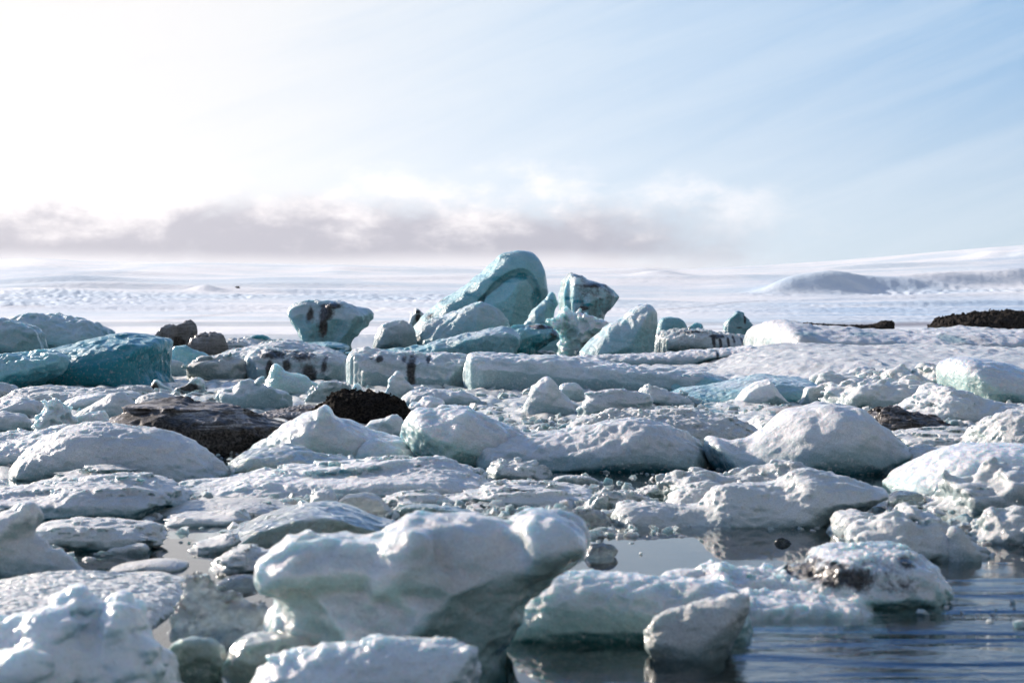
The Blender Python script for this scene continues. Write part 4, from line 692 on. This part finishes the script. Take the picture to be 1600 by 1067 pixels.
I('iceberg', 'big foreground berg with three bulging white lobes on a green waist', 'iceberg', 1052, '432,1052 424,1010 420,985 424,960 432,940 424,925 411,902 413,880 425,855 445,840 475,832 520,834 560,833 595,828 620,815 650,806 690,808 715,804 742,806 768,816 790,823 802,812 815,801 845,801 880,810 908,822 921,842 920,862 908,880 882,893 862,905 842,925 822,948 805,975 790,1005 780,1052',
  T=.52, r=.34, blue=.08, lowblue=1.0, st='melt', vox=2.6, amp=.5, adds=[('420,925 408,900 412,878 426,854 446,840 476,832 520,834 580,834 625,840 640,880 600,915 500,930', -.34, .30, .3), ('590,925 592,900 600,860 612,835 640,818 668,818 690,840 706,875 712,905 690,925', -.50, .22, .2), ('800,900 795,850 803,812 830,803 875,810 912,828 918,858 895,885 850,905', -.28, .36, .3)], mat='foam', short='the foreground berg', bak=1)
I('ice_chunk', 'smooth white ball under the left end of the foreground berg', 'ice chunk', 1012, '418,1012 412,985 415,958 428,940 450,932 478,936 498,950 510,975 512,1012', T=.2, blue=.1, st='smooth', mat='foam', short='the smooth white ball', amp=.5)
I('clear_ice_floe', 'glassy grey foot sloping from the foreground berg into the water', 'ice floe', 1066, '345,1066 352,1035 362,1008 388,990 430,985 480,980 530,975 580,980 610,1000 640,1066', T=.4, blue=.1, st='facet', mat='glaze', short='the glassy foot', amp=.7)
I('ice_chunk', 'nearest lump of frosted ice at the bottom of the picture', 'ice chunk', 1128, '385,1128 388,1075 400,1045 430,1028 480,1015 540,1004 600,1000 660,1000 715,1002 742,1008 752,1035 748,1128', T=.35, blue=.15, lowblue=.4, st='snow', mat='smooth', short='the nearest frosted lump', amp=.8)
I('ice_floe', 'flat topped teal shelf joining the two foreground bergs', 'ice floe', 1003, '690,1003 720,975 760,950 800,930 830,908 860,897 900,892 950,896 1000,899 1050,903 1100,905 1150,915 1180,1003', T=.5, blue=.55, lowblue=1.0, st='melt', vox=2.4, mat='foam', short='the teal shelf', amp=.5)
I('ice_floe', 'small white hump on the back of the teal shelf', 'ice chunk', 935, '1018,935 1030,905 1050,893 1075,888 1095,892 1110,905 1115,935', T=.2, blue=.1, st='smooth', short='the white hump')
I('iceberg', 'right foreground berg with a brown dirty hollow and snowy crest', 'iceberg', 948, '1040,948 1062,925 1078,905 1098,890 1115,880 1132,878 1145,889 1175,888 1205,886 1240,886 1258,882 1264,868 1275,855 1295,849 1325,847 1360,850 1398,849 1425,856 1445,868 1462,885 1474,905 1478,925 1470,948', T=.6, r=.5, blue=.05, lowblue=.7, st='melt', vox=2.4, amp=.8,
  stains=[(1315, 905, 72, 20, 1.1), (1310, 888, 30, 7, .9), (1252, 906, 7, 9, 1.2), (1365, 898, 50, 14, .6), (1424, 885, 15, 10, .8), (1380, 915, 60, 14, .7)], mat='foam', adds=[('1050,1000 1058,950 1080,915 1120,900 1200,898 1280,905 1340,925 1352,955 1345,1000', -.62, .50, .3)], short='the right foreground berg')
I('ice_chunk', 'thick white slab corner standing before the right foreground berg', 'ice chunk', 1032, '1020,1032 1012,1005 1008,982 1022,966 1050,955 1085,942 1120,932 1150,927 1172,928 1174,945 1168,975 1155,1000 1140,1032', T=.22, blue=.05, st='snow', mat='snow', short='the thick slab corner', amp=.6)
# ------------------------------------------------------------------ fragments floating between the named bodies
def fragments():
    rg = np.random.default_rng(23)
    zones = [(-20, 380, 606, 660, 34, 26), (380, 1100, 600, 660, 60, 26), (1100, 1600, 625, 670, 34, 28), (-20, 420, 655, 730, 10, 34), (620, 1110, 640, 668, 16, 30),
             (560, 900, 735, 790, 18, 30), (250, 620, 780, 835, 20, 26), (880, 1060, 760, 800, 16, 22), (1290, 1600, 800, 850, 12, 26), (640, 960, 790, 830, 16, 24), (-20, 120, 905, 915, 2, 20), (1400, 1600, 640, 720, 10, 30), (380, 640, 545, 560, 4, 26), (660, 1020, 548, 556, 8, 22)]
    k = 0
    for (x0, x1, y0, y1, n, sz) in zones:
        for _ in range(n):
            x = rg.uniform(x0, x1); wy = rg.uniform(y0, y1); wd = sz * rg.uniform(.35, 1.4) * .75; ht = wd * rg.uniform(.14, .5)
            near = min(HEROES, key=lambda h_: abs(h_[1] - x) / 1.0 + 2.5 * abs(h_[2] - wy) + .0 * h_[3])
            side = 'left of' if x < near[1] - near[3] * .5 else 'right of' if x > near[1] + near[3] * .5 else 'close to'
            a = np.sort(rg.uniform(.15, .85, 4)); hs = np.sin(a * np.pi) * rg.uniform(.6, 1.05, 4) * ht
            pts = ' '.join('%.1f,%.1f' % (x + (t - .5) * wd, wy - h_) for t, h_ in zip([0, *a, 1], [0, *hs, 0])); jag = rg.random() < .55
            stl = ('smooth', 'snow', 'lumpy', 'facet')[rg.integers(4)]
            
            mt = ('snow', 'ice', 'smooth', 'clear')[rg.integers(4)]
            adj = ('tiny' if wd < 11 else 'small' if wd < 20 else 'low') + ' ' + {'smooth': 'rounded', 'snow': 'grainy', 'lumpy': 'lumpy', 'facet': 'angular'}[stl] + (' glassy grey' if mt == 'clear' else ' white')
            lab = '%s ice fragment %s %s' % (adj, side, near[0])
            ice('ice_fragment', lab, 'ice chunk', wy, pts, T=wd / F * dist(wy) * rg.uniform(.4, .8), st=stl, mat=mt, blue=rg.uniform(0, .5),
                vox=1.7, seed=int(rg.integers(1 << 30)), group='%s ice fragments %s %s' % (adj, side, near[0]), maxv=1e5, sharp=bool(jag), kz=float(rg.uniform(-.4, .4)) if jag else 0.0, lean=float(rg.uniform(-.5, .5)))
            k += 1
fragments()
# ------------------------------------------------------------------ a seabird flying over the far ice
def bird():
    m, q, p, out = newmat('dark_plumage'); p.inputs['Base Color'].default_value = (0.05, 0.045, 0.045, 1); p.inputs['Roughness'].default_value = 0.8
    D = 120.0; loc = ((371.5 - 800) / F * D, D, H + (YH - 449.5) / F * D)
    rt = bpy.data.objects.new('seabird', None); COL.objects.link(rt); rt.location = loc; rt.rotation_euler = (0, R(8), R(25))
    tag(rt, 'small dark bird flying alone over the far snow on the left', 'bird')
    def lathe(rs, n=10):
        vs = [(x, r_ * math.cos(2 * math.pi * k / n), r_ * math.sin(2 * math.pi * k / n)) for x, r_ in rs for k in range(n)]
        f = [(i * n + k, i * n + (k + 1) % n, (i + 1) * n + (k + 1) % n, (i + 1) * n + k) for i in range(len(rs) - 1) for k in range(n)]
        return np.array(vs, float), np.array(f)
    v_, f_ = lathe([(-.17, .001), (-.15, .02), (-.08, .042), (0, .052), (.07, .045), (.11, .028), (.135, .03), (.16, .024), (.175, .01), (.21, .002)])
    link('body', mesh_from('body', v_, f_), m, parent=rt)
    v_ = np.array([(-.15, -.02, .004), (-.15, .02, .004), (-.25, .05, .0), (-.25, -.05, .0), (-.15, -.02, -.004), (-.15, .02, -.004), (-.25, .05, -.006), (-.25, -.05, -.006)], float)
    bx = np.array([(0, 1, 2, 3), (7, 6, 5, 4), (0, 4, 5, 1), (1, 5, 6, 2), (2, 6, 7, 3), (3, 7, 4, 0)])
    link('tail', mesh_from('tail', v_, bx), m, parent=rt)
    for s in (-1, 1):
        st_ = [(.03, .12, .00), (.20, .11, .10), (.38, .08, .09), (.52, .02, .04)]
        vs = []; fs = []
        for (y_, c_, z_) in st_:
            b_ = -.04 if y_ > .45 else 0
            vs += [(c_ / 2 + b_, s * y_, z_ + .006), (-c_ / 2 + b_, s * y_, z_ + .003), (-c_ / 2 + b_, s * y_, z_ - .003), (c_ / 2 + b_, s * y_, z_ - .006)]
        for i in range(3):
            for k in range(4):
                a, b = i * 4 + k, i * 4 + (k + 1) % 4; fs.append((a, b, b + 4, a + 4))
        link('wing', mesh_from('wing', np.array(vs, float), np.array(fs)), m, parent=rt)
bird()
